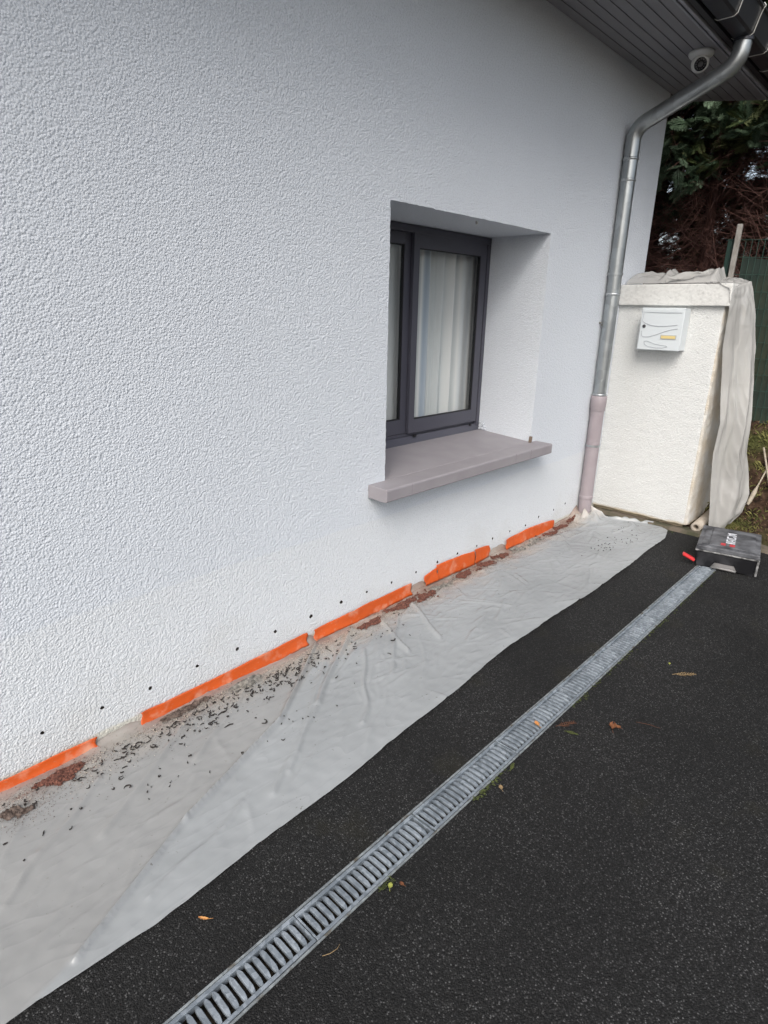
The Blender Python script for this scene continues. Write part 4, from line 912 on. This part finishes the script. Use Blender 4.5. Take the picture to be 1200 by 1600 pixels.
# worn lettering on the lid: blocky white strokes and two red marks
M_lw = dusty('lettering_white', (.62, .64, .68), (.30, .31, .34), .5, .75, sc=45); M_lr = dusty('lettering_red', (.50, .04, .05), (.25, .06, .07), .5, .75, sc=45)
mb = MB(); zt = .1462
def bar(x0, x1, y0, y1): mb.box(-.125 + (x0 + .135) * 1.55, -.125 + (x1 + .135) * 1.55, y0 * 1.15 + .022, y1 * 1.15 + .022, zt, zt + .0012)
ly0, ly1 = -.050, .000
bar(-.135, -.122, ly0, ly1)
bar(-.112, -.104, ly0, ly1); bar(-.104, -.076, ly1 - .010, ly1); bar(-.084, -.076, ly0, ly1 - .012); bar(-.102, -.088, ly0 + .014, ly0 + .022)
bar(-.064, -.056, ly0, ly1); bar(-.056, -.036, ly0, ly0 + .010); bar(-.056, -.036, ly1 - .010, ly1); bar(-.036, -.030, ly0, ly0 + .018)
bar(-.016, -.008, ly0, ly1); bar(-.008, .000, ly1 - .016, ly1 - .006); bar(.000, .006, ly0 + .008, ly1 - .014); bar(.012, .020, ly0, ly1); bar(.006, .012, ly1 - .016, ly1 - .006)
mb.build('lettering', M_lw, lid)
mb = MB(); mb.box(-.185, -.140, .020, .050, zt, zt + .0012); mb.box(-.185, -.140, -.036, -.004, zt, zt + .0012); mb.build('red_mark', M_lr, lid)
mb = MB(); mb.box(-.0, .085, -.019, .019, -.008, .008, .005, xf=lambda p: Matrix.Rotation(R(100), 3, 'Z') @ Matrix.Rotation(R(-22), 3, 'Y') @ p + Vector((-BL / 2 + .01, BW / 2 + .002, .035)))
mb.build('latch', mat('latch_red', (.62, .03, .035), .4), tb)

# ------------------------------------------------------------------ cardboard tube, soil clutter
mb = MB()
ax0, ax1 = Vector((5.045, -.868, .0)), Vector((5.55, -.875, .045)); dd = (ax1 - ax0).normalized(); rq2 = dd.to_track_quat('Z', 'Y').to_matrix(); ro, ri = .040, .021
lathe(mb, [(ri, .20), (ri, 0), (ri + .002, -.001), (ro - .003, -.001), (ro, .003), (ro, .5), (ri, .5)], 28, xf=lambda p: rq2 @ p + ax0)
tag(mb.build('cardboard_tube', mat('dusty_card', (.36, .31, .25), .85, col2=(.46, .41, .35), nscale=12, bump=.2, bscale=90), recalc=False), 'grey brown cardboard tube lying against the foot of the pillar', 'tube')
mb = MB(); mb.tube([(5.80, -.90, .19), (6.10, -1.25, .40), (6.2, -1.6, .45)], .016, 12); o = mb.build('metal_pole', galv('old_pole', (.25, .25, .25), (.45, .45, .45), .5, .5))
tag(o, 'grey metal pole lying on the soil behind the hanging plastic sheet', 'pole')
def soilz(x, y): return bank_z(x, y)
mb = MB()
p0 = Vector((5.60, -1.085, soilz(5.6, -1.085) + .02)); p1 = Vector((5.84, -1.125, soilz(5.84, -1.125) + .045))
mb.tube([p0, p0.lerp(p1, .1), p0.lerp(p1, .35), p0.lerp(p1, .45), p0.lerp(p1, .55), p1], [.010, .017, .018, .011, .006, .006], 12)
tag(mb.build('wooden_paddle', mat('pale_wood', (.42, .37, .29), .8, col2=(.30, .26, .2), nscale=30)), 'pale wooden stick with a broad end lying on the soil', 'stick')
mb = MB(); q0 = Vector((5.98, -1.04, soilz(5.98, -1.04) + .06)); q1 = Vector((5.70, -1.20, soilz(5.7, -1.2) + .05)); mb.tube([q0, q1], .008, 8)
tag(mb.build('wooden_stick', bpy.data.materials['pale_wood']), 'thin pale batten crossing the wooden stick on the soil', 'stick')
# leaf litter and moss on the bank
mb = MB()
for _ in range(9000):
    x = random.uniform(5.13, 7.2); y = random.uniform(-2.6, .3); z = bank_z(x, y) + .004; s_ = random.uniform(.004, .016); a = random.random() * 6.3; tx = random.gauss(0, .5); ty = random.gauss(0, .5)
    d1 = Vector((math.cos(a), math.sin(a), tx)) * s_; d2 = Vector((-math.sin(a), math.cos(a), ty)) * s_ * random.uniform(.15, .5); c = Vector((x, y, z + .004)); mb.add([c - d1, c - d2, c + d1, c + d2], [(0, 1, 2, 3)])
tag(mb.build('leaf_litter', mat('litter', (.05, .028, .018), .95, col2=(.20, .12, .07), nscale=25, lo=.4, hi=.62), recalc=False), 'dry leaf litter and needles covering the soil bank by the fence', 'leaf litter', kind='stuff')
mb = MB()
def grass_at(x, y, n_, L_):
    for _ in range(n_):
        a = random.random() * 6.3; b0 = Vector((x + random.gauss(0, .03), y + random.gauss(0, .03), 0)); b0.z = bank_z(b0.x, b0.y); l_ = L_ * random.uniform(.5, 1.2); d_ = Vector((math.cos(a) * .6, math.sin(a) * .6, 1)); s2 = Vector((-math.sin(a), math.cos(a), 0)) * .0022
        m0 = b0 + d_ * l_ * .6; t0 = m0 + Vector((math.cos(a) * l_ * .5, math.sin(a) * l_ * .5, l_ * .15)); mb.add([b0 - s2, b0 + s2, m0 + s2 * .8, t0, m0 - s2 * .8], [(0, 1, 2, 3, 4)])
for _ in range(420): grass_at(random.uniform(5.45, 6.6), random.uniform(-2.4, -.7), 6, random.uniform(.02, .06))
for _ in range(160): grass_at(random.gauss(5.32, .06), random.gauss(-1.06, .07), 7, .018)
tag(mb.build('moss_and_grass', mat('bank_green', (.075, .085, .02), .9, col2=(.20, .19, .06), nscale=12), recalc=False), 'patchy moss and short grass on the soil bank', 'grass', kind='stuff')

# ------------------------------------------------------------------ fence
FX = 6.3
fe = empty('mesh_fence', (FX, -1.5, .7)); tag(fe, 'green wire mesh fence with dark green shade cloth, standing on the soil bank', 'fence')
M_wire = mat('green_wire', (.03, .07, .055), .45); M_cloth = mat('shade_cloth', (.016, .030, .024), .85, col2=(.030, .038, .020), nscale=2.5, bump=.3, bscale=14, bdist=.02)
mb = MB(); y0_, y1_ = -.455, -4.2; zt_ = lambda y: 2.255 - .05 * (y0_ - y); zb_ = lambda y: .70 + .02 * (y0_ - y)
y = y0_
while y > y1_:
    mb.tube([(FX, y, zb_(y) - .05), (FX, y, zt_(y))], .0022, 4, False); y -= .05
for k in range(12):
    mb.tube([(FX - .004, yy, zb_(yy) + (zt_(yy) - zb_(yy)) * k / 11) for yy in np.linspace(y0_, y1_, 20)], .0024, 4, False)
rel(mb, 'wire_mesh', M_wire, fe, recalc=False)
mb = MB(); mb.grid(lambda u, v: (FX + .02 + .012 * mnoise.noise(Vector((u * 3, v * 3, 1))), u, zb_(u) - .04 + v * (zt_(u) - zb_(u) - .10 + .05 * mnoise.noise(Vector((u * 3.5, 5, 0))))), list(np.linspace(y0_ - .045, y1_, 80)), list(np.linspace(0, 1, 30)))
rel(mb, 'shade_cloth', M_cloth, fe, recalc=False)
for i, y in enumerate((-.385, -2.1, -3.9)):
    mb = MB(); mb.box(FX - .02, FX + .02, y - .02, y + .02, .3, 2.25, .004); mb.box(FX - .023, FX + .023, y - .023, y + .023, 2.251, 2.262, .002); rel(mb, 'post', mat('green_post', (.018, .05, .04), .5) if i == 0 else bpy.data.materials['green_post'], fe)
mb = MB(); mb.box(FX - .075, FX - .035, -.47, -.43, .45, 2.375, .006)
tag(mb.build('concrete_post', mat('old_concrete', (.26, .245, .225), .9, col2=(.36, .345, .32), nscale=12, bump=.4, bscale=70)), 'slim weathered concrete post standing at the end of the green fence', 'post')

# ------------------------------------------------------------------ conifers
M_bark = mat('conifer_bark', (.045, .02, .016), .95, col2=(.11, .05, .04), nscale=14, stretch=(3, 3, .4), bump=.8, bscale=30, bdist=.02)
M_twig = mat('dead_twigs', (.055, .024, .022), .95, col2=(.14, .07, .055), nscale=6)
def foliage_mat(name, a, b_, c_):
    m = bpy.data.materials.new(name); m.use_nodes = True; n = m.node_tree; L = n.links.new; p = n.nodes['Principled BSDF']; p.inputs['Roughness'].default_value = .65; p.inputs['Specular IOR Level'].default_value = .3
    g = NN(n, 'ShaderNodeNewGeometry'); r = ramp(n, [(.0, a), (.5, b_), (.9, c_)]); g = NN(n, 'ShaderNodeAttribute', attribute_name='shade'); L(g.outputs['Fac'], r.inputs[0]); 
    tc = NN(n, 'ShaderNodeTexCoord'); t = NN(n, 'ShaderNodeTexNoise', Scale=3.0, Detail=3.0); L(tc.outputs['Object'], t.inputs[0]); r2 = ramp(n, [(.35, .65), (.65, 1.3)]); L(t.outputs[0], r2.inputs[0])
    L(mix(n, 1.0, r.outputs[0], r2.outputs[0], 'MULTIPLY'), p.inputs['Base Color']); return m
M_fol = foliage_mat('conifer_green', (.020, .034, .012), (.055, .075, .024), (.15, .17, .075))
M_fol2 = foliage_mat('conifer_blue_green', (.018, .036, .018), (.045, .075, .040), (.12, .17, .11))
def spray(out, base, ax, nr, L_):
    """one flat scale-leaf fan: an axis with side branchlets, each a thin pointed leaf; all one island"""
    sd_ = ax.cross(nr).normalized(); n_ = 9; idx0 = len(out[0]); Vx, Fx = [], []
    def blade(p0, d_, l_, w2):
        s2 = nr.cross(d_).normalized() * w2; k_ = len(Vx); m0 = p0 + d_ * l_ * .5; Vx.extend([p0, m0 + s2, p0 + d_ * l_ - nr * l_ * .12, m0 - s2]); Fx.append((k_, k_ + 1, k_ + 2, k_ + 3))
    blade(base, ax, L_, L_ * .02)
    for i in range(n_):
        t = .12 + .78 * i / n_; l2 = L_ * .50 * (1 - t * .62)
        for s_ in (-1, 1):
            d_ = (ax * .80 + sd_ * s_ * random.uniform(.5, .75) + nr * random.uniform(-.15, .1)).normalized(); p0 = base + ax * L_ * t - nr * L_ * .08 * t
            blade(p0, d_, l2, L_ * .022)
            if l2 > L_ * .22:
                for q_ in (.35, .62):
                    for s3 in (-1, 1):
                        d3 = (d_ + nr.cross(d_) * s3 * .75).normalized(); blade(p0 + d_ * l2 * q_, d3, l2 * .40, L_ * .019)
    sh_ = random.random(); out[2].extend([min(1, max(0, sh_ + random.gauss(0, .1)))] * 1 * len(Fx)); out[0].extend(Vx); out[1].extend([tuple(i + idx0 for i in f) for f in Fx])
def make_tree(nspray, zc0, ztop, rad, mt, seed, dead=True, droop=.22):
    random.seed(seed); root = empty('conifer', (0, 0, 0))
    mb = MB(); h = ztop; pts = [(.05 * mnoise.noise(Vector((seed, z, 0))), .05 * mnoise.noise(Vector((z, seed, 3))), z) for z in np.linspace(-.2, h * .96, 14)]
    mb.tube(pts, [.075 * (1 - i / 15) + .008 for i in range(14)], 10); tr = mb.build('trunk', M_bark, root)
    mb = MB(); sp = [[], [], []]
    for i in range(130):   # live limbs
        z = zc0 - .3 + (h - zc0) * random.random() ** .9; a = random.random() * 6.28; f = 1 - max(0, (z - zc0) / (h - zc0)) ** 1.6 * .85; r_ = rad * f * random.uniform(.55, 1.1)
        p = [Vector((0, 0, z)) + Vector((math.cos(a), math.sin(a), 0)) * r_ * t + Vector((0, 0, .28 * r_ * math.sin(t * 2.2) - droop * r_ * t * t + .02 * random.random())) for t in (0, .35, .7, 1)]
        mb.tube(p, [.011, .008, .005, .002], 4, False)
        for _ in range(max(2, int(nspray / 130))):
            t = random.uniform(.30, 1.05) ** .7; k_ = min(2, int(t * 3)); b0 = p[k_].lerp(p[k_ + 1], min(1, t * 3 - k_)) + Vector((random.gauss(0, .05), random.gauss(0, .05), random.gauss(0, .05)))
            ax = Vector((math.cos(a) + random.gauss(0, .5), math.sin(a) + random.gauss(0, .5), random.gauss(-.15, .45))).normalized(); nr = Vector((random.gauss(0, .6), random.gauss(0, .6), 1)); nr = (nr - ax * nr.dot(ax)).normalized()
            spray(sp, b0, ax, nr, random.uniform(.13, .27))
    mb.build('limbs', M_bark, root, recalc=False)
    if dead:
        mb = MB()
        for _ in range(900):
            z = random.uniform(.05, zc0 + .35); a = random.random() * 6.28; r_ = random.uniform(.15, rad * 1.0); s_ = random.uniform(.0, .12)
            p0 = Vector((math.cos(a) * s_, math.sin(a) * s_, z)); p1 = p0 + Vector((math.cos(a + random.gauss(0, .4)), math.sin(a + random.gauss(0, .4)), random.gauss(.15, .5))) * r_; m0 = (p0 + p1) / 2 + Vector((random.gauss(0, .03), random.gauss(0, .03), random.gauss(.0, .05)))
            mb.tube([p0, m0, p1], [.004, .003, .0012], 3, False, False)
            for _ in range(3):
                c = m0.lerp(p1, random.random()); mb.tube([c, c + Vector((random.gauss(0, .09), random.gauss(0, .09), random.gauss(-.03, .10)))], [.0018, .0008], 3, False, False)
        mb.build('dead_twigs', M_twig, root, recalc=False)
    me = bpy.data.meshes.new('crown'); me.from_pydata(sp[0], [], sp[1]); me.materials.append(mt); me.attributes.new('shade', 'FLOAT', 'FACE').data.foreach_set('value', sp[2]); o = bpy.data.objects.new('crown', me); COL.objects.link(o); o.parent = root
    return root
def copy_tree(root):
    c = root.copy(); COL.objects.link(c)
    for ch in list(root.children): d_ = ch.copy(); COL.objects.link(d_); d_.parent = c
    return c
TA = make_tree(2600, 2.50, 5.6, .85, M_fol, 3); TB = make_tree(2600, 2.25, 5.8, .9, M_fol2, 5); TC = make_tree(3600, .75, 5.8, .95, M_fol, 9, dead=False)
spots = [(TA, 7.75, .95, 0, 1.0, 'conifer seen just right of the house corner'), (TB, 7.65, .25, 1.3, .98, 'conifer with reddish dead lower twigs directly above the pillar top'),
         (TA, 7.6, -.50, 2.4, .95, 'conifer rising behind the slim concrete post'), (TB, 7.55, -1.25, 3.1, .86, 'conifer hanging low over the green fence'),
         (TA, 7.7, -2.1, 4.0, .97, 'conifer beyond the fence, second past the concrete post'), (TB, 7.6, -2.9, 5.0, 1.0, 'conifer at the far outer end of the fence row'),
         (TB, 7.9, 1.75, .6, 1.0, 'conifer mostly hidden behind the house corner'), (TA, 7.9, 2.6, 5.5, 1.0, 'conifer fully behind the house end wall'),
         (TC, 9.0, .65, 2.0, 1.02, 'rear row conifer filling the gap nearest the house'), (TC, 9.1, -.10, 3.6, 1.05, 'rear row conifer behind the one above the pillar'),
         (TC, 8.95, -.85, 4.4, 1.0, 'rear row conifer behind the concrete post'), (TC, 9.1, -1.7, 1.0, 1.05, 'rear row conifer behind the shade cloth'), (TC, 9.2, 1.4, 1.9, 1.05, 'rear row conifer behind the house corner')]
used = set()
for T, x, y, rz, s_, lab in spots:
    t_ = T if T not in used else copy_tree(T); used.add(T)
    t_.location = (x, y, bank_z(x, y) - .05); t_.rotation_euler = (0, 0, rz); t_.scale = (s_, s_, s_)
    tag(t_, lab, 'conifer', 'dark conifers beyond the fence')
